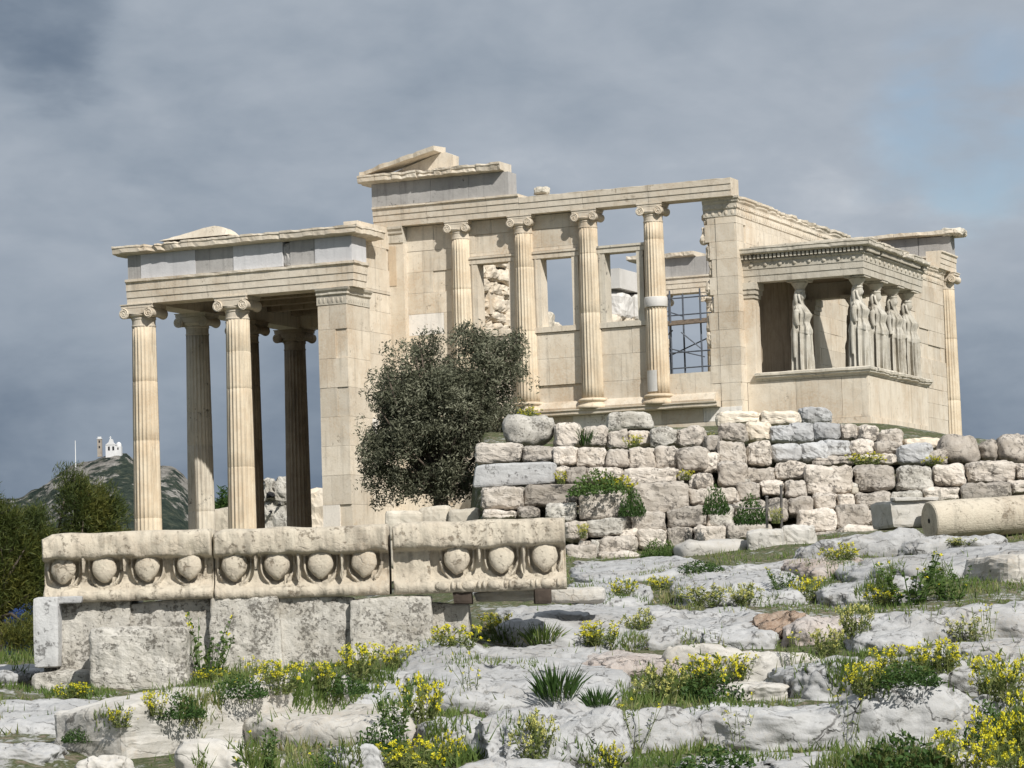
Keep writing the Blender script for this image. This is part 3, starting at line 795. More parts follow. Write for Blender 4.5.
for i in range(6): y = NPY0 + .95 + i * 1.55; m.box(NPX0 + .7, NPX1 - .6, y, y + .35, NZ + .36, NZ + .618)
for i in range(8): x = NPX0 + 1.0 + i * .78; m.box(x, x + .16, NPY0 + .72, NPY1 - .72, NZ + .52, NZ + .617)
m.build('porch_ceiling', M['patina_shade'], T)  # ceiling colour holds some of the porch shade
m = MB(); m.box(-9.9, -2.2, -3.6, 7.6, -4.35, -4.0, .5); m.box(-10.25, -2.2, -3.95, 7.95, -4.7, -4.352, .4); m.box(-10.6, -2.2, -4.3, 8.3, -5.4, -4.702, .5)
m.build('porch_steps', M['marble'], T)
# pier at the south end of the porch, and the wall that ties it to the west front
w = MB(); core = MB()
ashlar(w, 'x', -3.05, -1, -3.08, -2.18, -4.0, 3.14, 1.45, .82, .62, 101, core=core)
pr_ = w.build('porch_pier', M['marble'], T)
w = MB()
ashlar(w, 'y', -2.185, 1, -1.59, -.0, -4.9, 3.62, .6, .62, 1.1, 103, core=core)
ashlar(w, 'y', -2.185, 1, -2.19, -.0, 3.64, 5.6, .45, .62, 1.3, 104, core=core)
w.build('return_wall', M['marble'], T); core.build('wall_core', M['core'], T)
PCAP = [(0, 0), (.02, .01), (.02, .26), (.07, .30), (.06, .36), (.11, .42), (.13, .48), (-.6, .48), (-.6, 0)]
m = MB(); m.bar((-3.10, -3.055, 3.145), (-2.18, -3.055, 3.145), (0, -1, 0), PCAP, .1, [0, .02, .02, .03, .03, .03, .03, 0, 0], 7, mB=1)
m.bar((-2.18, -3.055, 3.145), (-2.18, -1.59, 3.145), (1, 0, 0), PCAP, .1, [0, .02, .02, .03, .03, .03, .03, 0, 0], 8, mA=1)
x = -3.0
while x < -2.2: m.ell((x, -3.07, 3.28), (.045, .025, .09), 6, 5, .4); x += .14
y = -2.9
while y < -1.65: m.ell((-2.165, y, 3.28), (.025, .045, .09), 6, 5, .4); y += .14
pcap = m.build('pier_capital', M['marble_grey'], pr_)

# --- north wall seen from inside through the windows: rough core below, ragged top falling away eastwards
w = MB()
ashlar(w, 'y', -1.98, 1, .6, 21.0, -4.5, 2.2, .65, .49, 1.4, 120)
w.build('north_wall', M['marble'], T)
m = MB(); rnd = random.Random(31); z = 2.2; row = 0
while z < 5.5:
    h = rnd.uniform(.28, .5); y = .6 + rnd.uniform(0, .4); ymax = interp(z, [2.2, 3.0, 3.45, 4.2, 5.6], [21, 13.2, 11.2, 9.4, 8.9])
    while y < ymax:
        l = rnd.uniform(.6, 1.35)
        rough_block(m, (-2.25 + rnd.uniform(-.10, .12), y + l / 2, z + h / 2), (.62, l * .99, h * 1.04), rnd.uniform(-.05, .05), row * 7.1 + y, 6, 4.5, .10, 2.2, rnd.random() * .88, rnd.uniform(-.1, .1))
        y += l
    z += h; row += 1
m.build('rubble_core', M['marble'], T)
m = MB(); rough_block(m, (-2.15, 11.0, 3.78), (.6, .62, .62), .2, 8, 7, 6, .05, 2); m.build('loose_block', M['marble_grey'], T)
m = MB(); rnd = random.Random(77)
zz = 2.2
for (h, y0, y1, kind) in ((.5, 15.8, 21.4, 0), (.5, 16.0, 21.4, 0), (.42, 16.4, 21.4, 0), (.45, 16.6, 21.4, 0), (.42, 16.5, 21.4, 0)):
    y = y0
    while y < y1:
        l = rnd.uniform(.6, 1.2)
        rough_block(m, (-2.2 + rnd.uniform(-.1, .1), y + l / 2, zz + h / 2), (.7, l, h * 1.02), rnd.uniform(-.08, .08), zz * 9 + y, 6, 5, .07, 2.2, rnd.random() * .88); y += l
    zz += h
m.build('corner_rubble', M['marble'], T)
m = MB(); rough_block(m, (-2.2, 17.7, 4.85), (.75, 1.25, .9), .05, 5, 7, 7, .04, 2); m.build('white_block', M['new_marble'], T)
m = MB(); rough_block(m, (-2.2, 19.6, 4.9), (.75, 2.2, .95), .02, 6, 7, 9, .03, 2); m.build('white_block', M['new_marble'], T)
m = MB(); m.box(-2.6, -1.85, 17.0, 21.4, 5.42, 6.1, .5); m.build('white_block', M['new_marble'], T)

# --- east porch
ec = make_column(.35, .29, 6.59, .92, .72, .58, .32, M['column'], M['marble'], (8.24, 21.9, -.98), 41, joints=(.33, .7))
for k in range(1, 6):
    dup(ec, Vector((8.24 - 2.11 * k, 21.9, -.98)) - Vector(T.location), T)
m = MB(); m.bar((8.55, 21.62, 5.615), (-2.7, 21.62, 5.615), (0, -1, 0), ARCH, .3, [.01, 0, .01, 0, .01, 0, .03, .03, .01, 0], 15, .6)
m.bar((8.56, 20.2, 5.616), (8.56, 22.2, 5.616), (1, 0, 0), [(a - .02, b) for a, b in ARCH[:8]] + [(-.5, .598), (-.5, 0)], .2, [.02, 0, .01, 0, .01, 0, .03, .03, .01, 0], 16, .6)
m.build('east_architrave', M['marble'], T)
for a, b in ((-2.7, -.35), (-.33, .6), (.62, 3.2), (3.22, 5.9), (5.92, 7.4), (7.42, 8.55)):
    m = MB(); m.box(a, b, 21.62, 22.15, 6.22, 6.88 - (.0 if a < 7 else .02), .5); m.build('frieze_slab', M['frieze_old'], T)
rnd = random.Random(12)
for (xa, xb) in ((-3.3, -.72), (4.6, 8.80)):
    xx = xa; m = MB()
    while xx < xb - .05:
        x1 = min(xb, xx + rnd.uniform(.7, 1.4))
        m.bar((xx + .006, 21.62, 6.89), (x1 - .006, 21.62, 6.89), (0, -1, 0), [(0, 0), (.08, .02), (.22, .03), (.25, .05), (.25, .18), (-1.0, .20), (-1.0, 0)], .12, [0, .04, .1, .1, .08, .03, 0], rnd.uniform(0, 9), .95 if xa < 0 else rnd.random() * .88); xx = x1
    m.build('east_cornice', M['marble'], T)
m = MB(); rough_block(m, (8.62, 21.9, 6.99), (.75, 1.0, .24), 0, 4, 7, 5, .07, 2.5); m.build('cornice_corner', M['marble_grey'], T)
# east cross wall: south anta next to the corner column
w = MB(); ashlar(w, 'x', 20.6, -1, 7.75, 8.33, -1.4, 5.6, .5, .49, 1.0, 140); w.build('east_anta', M['marble'], T)
m = MB(); m.box(-2.6, 8.4, 20.4, 22.8, -1.6, -.98); m.build('east_floor', M['marble'], T)

# --- porch of the maidens
PX = 11.80; PY0, PY1 = .45, 6.30
w = MB(); core = MB(); rnd = random.Random(6)
def slabs(axis, face, out, edges, z0, z1):
    for i in range(len(edges) - 1):
        a, b = edges[i], edges[i + 1]; d = rnd.uniform(-.008, .008); t = rnd.random() * .88
        f0 = face + out * d; f1 = face - out * .3
        lo, hi = min(f0, f1), max(f0, f1)
        if axis == 'x': w.box(a + .005, b - .005, lo, hi, z0, z1, t)
        else: w.box(lo, hi, a + .005, b - .005, z0, z1, t)
slabs('x', PY0, -1, [8.36, 9.75, 11.05, PX - .02], -.62, .50); slabs('y', PX, 1, [PY0 + .012, 1.9, 3.2, 4.6, 5.5, PY1], -.62, .50)
slabs('x', PY0 - .06, -1, [8.36, 8.9, 9.8, 10.7, PX + .04], -.98, -.63); slabs('y', PX + .06, 1, [PY0 - .05, 2.0, 3.5, 5.2, PY1], -.98, -.63)
slabs('x', PY0 - .35, -1, [8.36, 9.2, 10.5, PX + .3], -1.4, -.985); slabs('y', PX + .35, 1, [PY0 - .34, 2.0, 3.5, 5.2, PY1], -1.4, -.985)
core.box(8.4, PX - .1, PY0 + .1, PY1 - .1, -1.4, .70); 
pod = w.build('podium', M['marble'], T); core.build('podium_floor', M['marble_grey'], T)
PM = [(-.3, 0), (.03, 0), (.05, .05), (.12, .09), (.12, .13), (.16, .15), (.16, .21), (.10, .235), (-.35, .24)]
JM = [0, .01, .02, .04, .03, .04, .03, .01, 0]
m = MB(); m.bar((8.62, PY0, .505), (PX, PY0, .505), (0, -1, 0), PM, .12, JM, 1, .45, mB=1); m.bar((PX, PY0, .505), (PX, PY1 + .1, .505), (1, 0, 0), PM, .12, [j * 2 for j in JM], 2, .4, mA=1)
m.build('podium_moulding', M['marble_grey'], T)
for y0, y1 in ((PY0 - .02, PY0 + .5), (PY1 - .52, PY1)):
    m = MB(); m.box(8.30, 8.62, y0, y1, .5, 2.82, .5); pl_ = m.build('pilaster', M['marble'], T)
    m = MB(); m.box(8.29, 8.66, y0 - .03, y1 + .03, 2.822, 2.93, .5); m.box(8.28, 8.70, y0 - .06, y1 + .06, 2.932, 3.06, .6); m.box(8.28, 8.74, y0 - .09, y1 + .07, 3.062, 3.25, .5)
    m.build('pilaster_capital', M['marble_grey'], pl_)
CA = [(0, 0), (0, .18), (.02, .182), (.02, .36), (.04, .362), (.04, .54), (.09, .58), (.09, .62), (-.45, .62), (-.45, 0)]
m = MB(); m.bar((8.3, PY0 + .02, 3.255), (PX - .02, PY0 + .02, 3.255), (0, -1, 0), CA, .14, [.02, 0, .01, 0, .01, 0, .02, .02, 0, 0], 4, .5, mB=1)
m.bar((PX - .02, PY0 + .02, 3.255), (PX - .02, PY1, 3.255), (1, 0, 0), CA, .14, [.03, .01, .02, 0, .02, 0, .04, .04, 0, 0], 5, .42, mA=1)
m.bar((8.36, PY1 - .02, 3.257), (PX - .1, PY1 - .02, 3.257), (0, 1, 0), CA, .3, [0] * 10, 6, .4)
x = 8.6
while x < PX: m.lathe([(.0, 0), (.05, 0), (.05, .03), (.0, .03)], 10) if False else m.ell((x, PY0 - .035, 3.72), (.055, .03, .055), 10, 6, .5); x += .42
y = PY0 + .25
while y < PY1: m.ell((PX + .035, y, 3.72), (.03, .055, .055), 10, 6, .5); y += .42
x = 8.35
while x < PX + .06: m.box(x, x + .07, PY0 - .16, PY0 + .1, 3.885, 4.0, .5); x += .118
y = PY0 + .0
while y < PY1: m.box(PX - .1, PX + .15, y, y + .07, 3.885, 4.0, .45) if noise.noise(Vector((y * 2, 0, 0))) < .3 else None; y += .118
ca_ = m.build('maiden_porch_architrave', M['marble_grey'], T)
PCN = [(0, 0), (.16, .0), (.24, .02), (.26, .05), (.26, .13), (.28, .15), (.28, .18), (-.3, .19), (-.3, 0)]
m = MB(); m.bar((8.2, PY0, 4.005), (PX, PY0, 4.005), (0, -1, 0), PCN, .12, [0, .02, .04, .05, .05, .05, .05, .02, 0], 7, .5, mB=1)
m.bar((PX, PY0, 4.005), (PX + .0, 3.0, 4.005), (1, 0, 0), PCN, .12, [0, .02, .06, .07, .07, .07, .07, .02, 0], 8, .45, mA=1)
m.bar((PX - .0, 3.01, 4.006), (PX - .0, PY1, 4.006), (1, 0, 0), PCN, .12, [0, .2, .3, .3, .3, .3, .3, .05, 0], 9, .35)
m.build('maiden_porch_cornice', M['marble_grey'], ca_)
m = MB(); m.box(8.36, PX - .1, PY0 + .1, PY1 - .1, 3.885, 4.17, .5); m.build('maiden_porch_roof', M['marble_grey'], T)
for i in range(4):
    y0 = PY0 + .1 + i * 1.43
    m = MB(); rough_block(m, ((8.4 + PX) / 2 + .1, y0 + .72, 4.22), (3.4, 1.44, .14), 0, i, 7, 12, .03, 2); m.build('roof_slab', M['marble_grey'], T)
m = MB(); m.box(8.356, 8.39, PY0 + .52, PY1 - .53, .72, 3.80); m.build('porch_back_shade_panel', M['patina_shade'], T)  # added sheet over the south wall, interior shade painted into its brown
m = MB(); m.box(8.40, PX - .5, PY0 + .5, PY1 - .5, 3.72, 3.80); m.build('maiden_porch_ceiling', M['patina_shade'], T)  # stained ceiling, its brown deepened to stand for shade

# --- the maidens
def maiden_mb(flip=1):
    mb = MB(); n = 72; WIDE = 1.03
    K = [  # z, half width (y), half depth (x), x offset, fold depth
        (0.00, .285, .26, .00, .030), (.10, .28, .25, .0, .034), (.55, .265, .235, .0, .034), (.85, .265, .235, .0, .028), (.98, .285, .25, .0, .02),
        (1.02, .305, .27, .0, .012), (1.10, .30, .265, .01, .012), (1.22, .255, .225, .01, .015), (1.32, .245, .21, .0, .014), (1.45, .265, .225, .02, .012),
        (1.55, .285, .23, .03, .010), (1.65, .30, .205, .015, .008), (1.73, .295, .17, .0, .006), (1.79, .235, .135, -.005, .003), (1.835, .14, .11, -.01, 0),
        (1.87, .088, .09, -.005, 0), (1.93, .078, .082, .0, 0), (1.965, .085, .095, .012, 0), (2.0, .098, .115, .02, 0), (2.06, .112, .125, .02, 0), (2.13, .116, .128, .012, 0), (2.19, .11, .122, .005, 0), (2.25, .085, .10, .0, 0)]
    zs = sorted(set([k[0] for k in K] + [i * .05 for i in range(36)]))
    rs = []
    for z in zs:
        p = [interp(z, [k[0] for k in K], [k[j] for k in K]) for j in range(5)]
        ring = []
        for j in range(n):
            a = 2 * PI * j / n; cx, cy = math.cos(a), math.sin(a)
            f = 1 + p[4] / .25 * (math.sin(a * 13 + .4 * math.sin(z * 3)) * 2.2 + .6 * math.sin(a * 21))
            free = math.exp(-((z - .72) / .42) ** 2) * math.exp(-((((a - flip * .55 + PI) % (2 * PI)) - PI) / .5) ** 2)
            if z < 1.0: f = lerp(f, 1.0, min(1, free * 1.3))
            x = p[2] * cx * f + p[3] + .10 * free; y = p[1] * cy * f + flip * .02 * free
            bust = math.exp(-((z - 1.52) / .09) ** 2) * (math.exp(-((a - .5) / .3) ** 2) + math.exp(-((((a + .5 + PI) % (2 * PI)) - PI) / .3) ** 2))
            x += .045 * bust
            if 1.94 < z < 2.24 and abs(cy) < .35 and cx > 0:          # face: nose, brow, chin
                x += .030 * math.exp(-((z - 2.055) / .03) ** 2) * math.exp(-(cy / .13) ** 2) + .012 * math.exp(-((z - 1.985) / .02) ** 2) - .012 * math.exp(-((z - 2.09) / .015) ** 2) * math.exp(-((abs(cy) - .25) / .12) ** 2)
            ring.append((x, y, z + (.03 * math.sin(a * 3) * (1 if .96 < z < 1.06 else 0))))
        rs.append(ring)
    mb.rings(rs)
    for s in (-1, 1):                                   # arms, broken off near the elbow
        e = 1.22 if s == flip else 1.12
        mb.tube([(-.01, s * .27, 1.70), (-.02, s * .325, 1.62), (-.02, s * .345, 1.45), (0, s * .345, 1.30), (.02, s * .335, e)], [.06, .078, .07, .062, .055], 10)
        mb.tube([(-.08, s * .29, 1.5), (-.09, s * .31, 1.2), (-.10, s * .30, .8), (-.10, s * .29, .35)], [.03, .05, .06, .045], 8)   # mantle falling behind the arm
    mb.v = [(p[0] * WIDE, p[1] * WIDE, p[2]) for p in mb.v]
    return mb
def maiden_parts(label, loc, flip):
    t = thing('caryatid_statue', label, 'statue', loc, 'caryatid statues of the south porch')
    key = 'b' if flip > 0 else 'a'
    if key not in MAID:
        b = maiden_mb(flip).build('body', M['statue'], t, True, local=True)
        md = b.modifiers.new('remesh', 'REMESH'); md.mode = 'VOXEL'; md.voxel_size = .011; md.use_smooth_shade = True
        h = MB(); h.ell((-.08, 0, 2.0), (.10, .155, .27), 14, 12); h.tube([(-.11, 0, 1.95), (-.15, 0, 1.75), (-.15, 0, 1.52)], [.10, .085, .05], 10)
        for s in (-1, 1): h.tube([(0, s * .135, 2.1), (.03, s * .135, 1.95), (.09, s * .11, 1.78), (.17, s * .12, 1.62)], [.035, .034, .03, .02], 7)
        h.ell((.0, 0, 2.2), (.15, .15, .075), 16, 8)
        ho = h.build('hair', M['statue'], t, True, local=True)
        c = MB(); c.lathe([(.10, 2.23), (.14, 2.25), (.15, 2.28), (.175, 2.32), (.215, 2.38), (.235, 2.42), (.22, 2.445)], 28); c.box(-.29, .29, -.29, .29, 2.446, 2.50); c.box(-.31, .31, -.31, .31, 2.502, 2.535)
        co = c.build('capital', M['marble_grey'], t, False, local=True)
        p = MB(); p.box(-.33, .33, -.35, .35, -.06, 0); po = p.build('plinth', M['marble_grey'], t, False, local=True)
        MAID[key] = (b, ho, co, po)
    else:
        for s in MAID[key]:
            d = s.copy(); COL.objects.link(d); d.parent = t; d.location = (0, 0, 0)
    return t
MAID = {}
zb = .76
maiden_parts('caryatid standing alone in front of the dark porch interior, nearest the pilaster', (9.83, .88, zb), -1)
maiden_parts('caryatid at the outer corner where the two sides of the porch meet', (11.47, .92, zb), -1)
maiden_parts('caryatid just right of the corner one, on the receding side of the porch', (11.49, 2.55, zb), -1)
maiden_parts('third caryatid along the receding side of the porch, second from its far end', (11.49, 4.15, zb), 1)
maiden_parts('farthest caryatid on the receding side, against the sunlit wall', (11.49, 5.62, zb), 1)
maiden_parts('hidden caryatid at the rear of the porch, dark behind the corner one', (9.83, 5.85, zb), 1)

# --- scaffolding inside the east end
S = thing('scaffolding', 'dark steel scaffolding frame seen through the rightmost bay of the west front', 'scaffolding', (-.9, 20.2, -1.0))
for x in (-2.6, -1.55, -1.02, .1):
    for y in (19.6, 20.9):
        m = MB(); m.tube([(x, y, -1.0), (x, y, 5.5)], .032, 6); m.build('upright', M['steel'], S)
for z, y in ((2.75, 19.6), (3.3, 19.6), (4.75, 20.9), (5.2, 19.6)):
    for y in (y,):
        m = MB(); m.tube([(-2.9, y, z), (.6, y, z + .02)], .026, 6); m.build('ledger', M['steel'], S)
for (a, b) in (((-2.6, 19.6, 2.8), (-.95, 19.6, 4.1)), ((-2.7, 20.9, 5.3), (-1.0, 20.9, 4.7)), ((-2.6, 19.6, 3.9), (.2, 19.6, 3.1)), ((-2.5, 20.9, 3.0), (.2, 20.9, 4.0)), ((-.6, 19.5, 4.0), (.1, 19.5, 3.4))):
    m = MB(); m.tube([a, b], .024, 6); m.build('brace', M['steel'], S)
for i in range(4):
    m = MB(); z = 4.22 + i * .06; m.hexa([(-2.9, 19.3 + .3 * i, z), (.5, 19.3 + .3 * i, z + .06), (.5, 19.58 + .3 * i, z + .06), (-2.9, 19.58 + .3 * i, z), (-2.9, 19.3 + .3 * i, z + .07), (.5, 19.3 + .3 * i, z + .13), (.5, 19.58 + .3 * i, z + .13), (-2.9, 19.58 + .3 * i, z + .07)])
    m.build('plank', M['woodgrey'], S)

# ------------------------------------------------------------------ ruined walls of single blocks
def D_wall(v): return interp(v, [405, 430, 460, 500, 545, 592], [67.5, 65.0, 62.6, 60.6, 59.3, 57.5])
WROT = math.atan2(RH.y, RH.x) - .10
_bs = [100.0]
def block_px(mb, x0, y0, x1, y1, D=None, depth=None, e=6.0, amp=.075, rot=None, tint=None, n=10, freq=1.8, grow=.985):
    "a rough block whose front face stands where the photograph shows it"
    _bs[0] += 1.37; rnd = random.Random(_bs[0])
    if D is None: D = D_wall(y1)
    w = (x1 - x0) / FL * D * grow; h = (y1 - y0) / FL * D * grow
    d = depth or rnd.uniform(.75, 1.0)
    c = at((x0 + x1) / 2, (y0 + y1) / 2, D + rnd.uniform(-.12, .12)) + FH * (d / 2)
    rough_block(mb, c, (w, d, h), (WROT if rot is None else rot) + rnd.uniform(-.07, .07), _bs[0], n, e, amp, freq, rnd.random() if tint is None else tint, rnd.uniform(-.02, .02))
    return c
def s7(l): return [(460 + a * .27344, 390 + b * .27344, 460 + c * .27344, 390 + d * .27344) for a, b, c, d in l]
def s8(l): return [(700 + a * .31641, 390 + b * .31641, 700 + c * .31641, 390 + d * .31641) for a, b, c, d in l]

WL = thing('block_wall', 'ruined wall of pinkish stone blocks rising in courses behind the rightmost carved block', 'stone wall', at(600, 560, 60))
for r in s7([(345, 118, 452, 208), (452, 128, 542, 208), (538, 142, 618, 212), (612, 142, 702, 206), (700, 138, 802, 208), (798, 134, 902, 216), (898, 168, 952, 232),
             (57, 195, 231, 270), (229, 203, 352, 266), (348, 205, 434, 276), (430, 206, 542, 282), (540, 208, 626, 287), (622, 206, 722, 290), (718, 204, 806, 292), (800, 210, 916, 302),
             (350, 284, 402, 342), (394, 280, 474, 342), (466, 284, 600, 336), (592, 280, 806, 352), (806, 292, 850, 334),
             (78, 350, 246, 436), (238, 342, 446, 426), (433, 366, 624, 476), (634, 334, 846, 446), (843, 303, 932, 366),
             (85, 437, 208, 476), (214, 430, 292, 472), (318, 414, 432, 486), (590, 455, 640, 510), (626, 444, 758, 516), (763, 427, 912, 506), (846, 360, 912, 422), (908, 356, 1030, 422),
             (388, 482, 468, 552), (463, 470, 616, 536), (584, 504, 656, 562), (653, 508, 767, 582), (764, 503, 860, 580), (858, 498, 982, 558), (916, 418, 1004, 502), (978, 490, 1050, 548),
             (385, 562, 506, 642), (438, 548, 482, 592), (478, 544, 518, 612), (513, 534, 652, 602), (510, 590, 656, 656), (640, 604, 747, 660)]):
    m = MB(); block_px(m, *r, e=random.Random(r[0]).uniform(6, 12), n=12, amp=.06, grow=.955); m.build('block', M[random.Random(r[0] + 3).choice(('poros', 'poros', 'poros', 'poros', 'plinth'))], WL)
def packing(parent, rects, seed):
    rnd = random.Random(seed)
    for r in rects:
        if rnd.random() < .45:
            x = rnd.choice((r[0], r[2])) + rnd.uniform(-2, 2); y = r[3] + rnd.uniform(-3, 1); w = rnd.uniform(4, 11); h = rnd.uniform(3, 7)
            m = MB(); block_px(m, x - w / 2, y - h, x + w / 2, y, D=D_wall(r[3]) + rnd.uniform(.02, .2), depth=.4, e=rnd.uniform(4, 9), amp=.03, n=6)
            m.build('packing_stone', M[rnd.choice(('poros', 'plinth', 'marble_grey'))], parent)
WR = thing('block_wall', 'long ruined wall of pinkish blocks below the maiden porch, ending at the right picture edge', 'stone wall', at(860, 540, 60))
for r in s8([(58, 160, 152, 242), (150, 160, 232, 240), (18, 195, 62, 262), (60, 226, 154, 306), (148, 243, 247, 294), (243, 230, 347, 284), (335, 236, 492, 331), (485, 234, 627, 320), (626, 235, 742, 320), (743, 232, 850, 306), (846, 224, 1006, 300), (1003, 228, 1090, 282), (1092, 230, 1230, 300), (1098, 300, 1240, 345),
             (-10, 262, 44, 316), (-10, 310, 130, 363), (126, 288, 202, 352), (195, 285, 274, 337), (272, 280, 342, 340), (362, 322, 442, 377), (436, 322, 498, 377), (494, 322, 614, 378), (612, 318, 714, 360), (713, 308, 834, 352), (833, 293, 992, 347), (985, 285, 1100, 332),
             (28, 360, 112, 434), (108, 348, 220, 422), (215, 344, 282, 412), (280, 338, 360, 397), (312, 374, 440, 452), (436, 360, 542, 437), (496, 378, 562, 424), (-10, 430, 92, 487),
             (88, 420, 232, 477), (366, 450, 442, 502), (433, 430, 604, 492), (598, 440, 714, 487), (556, 424, 640, 452), (262, 428, 372, 486)]):
    m = MB(); block_px(m, *r, e=random.Random(r[0]).uniform(6, 12), n=12, amp=.06, grow=.955); m.build('block', M[random.Random(r[0] + 5).choice(('poros', 'poros', 'poros', 'poros', 'plinth'))], WR)
packing(WR, s8([(150, 243, 247, 294), (243, 230, 347, 284), (335, 236, 492, 331), (485, 234, 627, 320), (626, 235, 742, 320), (743, 232, 850, 306), (846, 224, 1006, 300), (126, 288, 202, 352), (272, 280, 342, 340), (494, 322, 614, 378), (612, 318, 714, 360), (713, 308, 834, 352), (833, 293, 992, 347), (108, 348, 220, 422), (280, 338, 360, 397), (312, 374, 440, 452), (88, 420, 232, 477)]), 3)
packing(WL, s7([(57, 195, 231, 270), (430, 206, 542, 282), (622, 206, 722, 290), (592, 280, 806, 352), (78, 350, 246, 436), (238, 342, 446, 426), (433, 366, 624, 476), (634, 334, 846, 446), (318, 414, 432, 486), (626, 444, 758, 516), (763, 427, 912, 506), (463, 470, 616, 536), (653, 508, 767, 582), (858, 498, 982, 558), (513, 534, 652, 602), (385, 562, 506, 642)]), 4)
WT = thing('foundation_wall', 'stepped rubble foundation of blue-grey and cream blocks directly under the maiden porch', 'stone wall', at(800, 455, 68))
for r, k in zip(s8([(60, 100, 158, 166), (153, 100, 228, 166), (222, 108, 297, 166), (292, 104, 366, 166), (363, 102, 452, 162), (448, 104, 510, 162), (506, 112, 574, 164), (570, 120, 652, 192),
                    (62, 64, 200, 112), (196, 62, 322, 112), (228, 168, 330, 228), (317, 162, 405, 228), (395, 154, 484, 212), (480, 154, 560, 207), (556, 160, 642, 207), (366, 208, 488, 240), (484, 200, 640, 236), (630, 170, 744, 237), (560, 130, 640, 170), (650, 150, 770, 190), (730, 190, 790, 238)]),
                [0, 2, 1, 1, 1, 0, 0, 0, 2, 2, 1, 1, 1, 0, 0, 0, 0, 1, 0, 2, 0]):
    m = MB(); block_px(m, *r, amp=.06); m.build('block', M[('poros', 'bluestone', 'marble')[k]], WT)
WB = thing('low_wall', 'low wall of cream blocks in the shade behind the rightmost carved block', 'stone wall', at(430, 520, 60))
for r in ((386, 510, 424, 540), (420, 506, 452, 540), (448, 508, 482, 545), (388, 536, 440, 570), (436, 540, 480, 572)):
    m = MB(); block_px(m, *r, D=61.5, e=10, amp=.03); m.build('block', M['marble_grey'], WB)

def lone(name, label, cat, mat, r, D=None, group=None, **k):
    m = MB(); block_px(m, *r, D=D, **k); return tag(m.build(name, mat, smooth=k.get('e', 8) < 5), label, cat, group)
lone('stone_slab', 'smooth blue-grey slab laid across the left end of the block wall', 'stone slab', M['bluestone'], s7([(55, 265, 352, 350)])[0], amp=.02, e=16)
lone('crusted_boulder', 'crusted boulder perched on the left top of the block wall beside the tree', 'boulder', M['plinth'], s7([(160, 92, 352, 200)])[0], e=4, amp=.1)
lone('stone_block', 'loose grey block lying alone on top of the wall under the fourth half column', 'stone block', M['plinth'], s7([(540, 80, 712, 146)])[0], D=66.6, e=9, amp=.05)
lone('stone_block', 'small blue-grey stone topmost in front of the porch podium', 'stone block', M['bluestone'], s8([(320, 56, 420, 106)])[0], D=67.6, e=5, amp=.07)
lone('boulder', 'large rounded boulder on the wall top beside the last temple column', 'boulder', M['poros'], s8([(765, 138, 892, 232)])[0], e=3.2, amp=.08)
lone('boulder', 'smallest rounded boulder squeezed between two larger ones on the wall top', 'boulder', M['poros'], s8([(888, 158, 950, 228)])[0], e=3.2, amp=.08)
lone('boulder', 'broad rounded boulder on the wall top at the right picture edge', 'boulder', M['poros'], s8([(946, 134, 1065, 230)])[0], e=3.6, amp=.08)
lone('stone_slab', 'long pale tilted slab lying at the foot of the block wall', 'stone slab', M['slab'], (676, 539, 752, 563), D=56.5, e=4, amp=.07, depth=1.3)
lone('stone_block', 'squarish pale block standing at the foot of the wall right of the tilted slab', 'stone block', M['slab'], (749, 529, 786, 562), D=56, e=9, amp=.04)
lone('stone_block', 'low pale block leaning against the squarish one at the wall foot', 'stone block', M['slab'], (783, 525, 818, 556), D=56.6, e=6, amp=.06)

# carved block and fallen column drum at the right
D = 55.0
c = at(906, 515, D + .6)
t = thing('carved_marble_block', 'dark-ended marble block lying just left of the fallen column drum', 'marble block', c)
m = MB(); rough_block(m, c + Vector((0, 0, .0)), (1.02, 1.2, .50), WROT + .32, 4.4, 9, 18, .02, 2); m.build('block_body', M['slab'], t)
m = MB(); q = c - FH * .55 + RH * .1 + Vector((0, 0, .27)); rough_block(m, q, (.9, .25, .07), WROT + .32, 5.4, 6, 12, .015, 3); m.build('raised_band', M['slab'], t)
def build_drum():
    c = at(929, 521, 54.6); ax = (RH * .955 + FH * .30 + Vector((0, 0, .045))).normalized(); r = .365; L = 3.1
    t = thing('column_drum', 'fallen unfluted marble column drum lying on its side at the right edge', 'column drum', c)
    s = ax.cross(Vector((0, 0, 1))).normalized(); u = s.cross(ax)
    mb = MB(); rs = []; n = 48
    def ringr(x, rr): 
        return [c + ax * x + (s * math.cos(2 * PI * j / n) + u * math.sin(2 * PI * j / n)) * rr * (1 + .02 * noise.noise(Vector((x * 1.5, math.cos(2 * PI * j / n) * 1.5, math.sin(2 * PI * j / n) * 1.5)))) for j in range(n)]
    for x, rr in ((.03, .09 * r), (.005, .12 * r), (.0, .14 * r), (.012, .7 * r), (.0, .92 * r), (.02, .985 * r), (.06, r)): rs.append(ringr(x, rr))
    for i in range(1, 16): rs.append(ringr(.06 + L * i / 15, r))
    rs = [list(reversed(q)) for q in rs]
    mb.rings(rs); mb.build('shaft', M['carved'], t, False)
    mb = MB(); mb.rings([[c + ax * x + (s * math.cos(2 * PI * j / 10) + u * math.sin(2 * PI * j / 10)) * rr for j in reversed(range(10))] for x, rr in ((-.004, .045), (.002, .04))]); mb.build('dowel_hole', M['dark'], t)
build_drum()

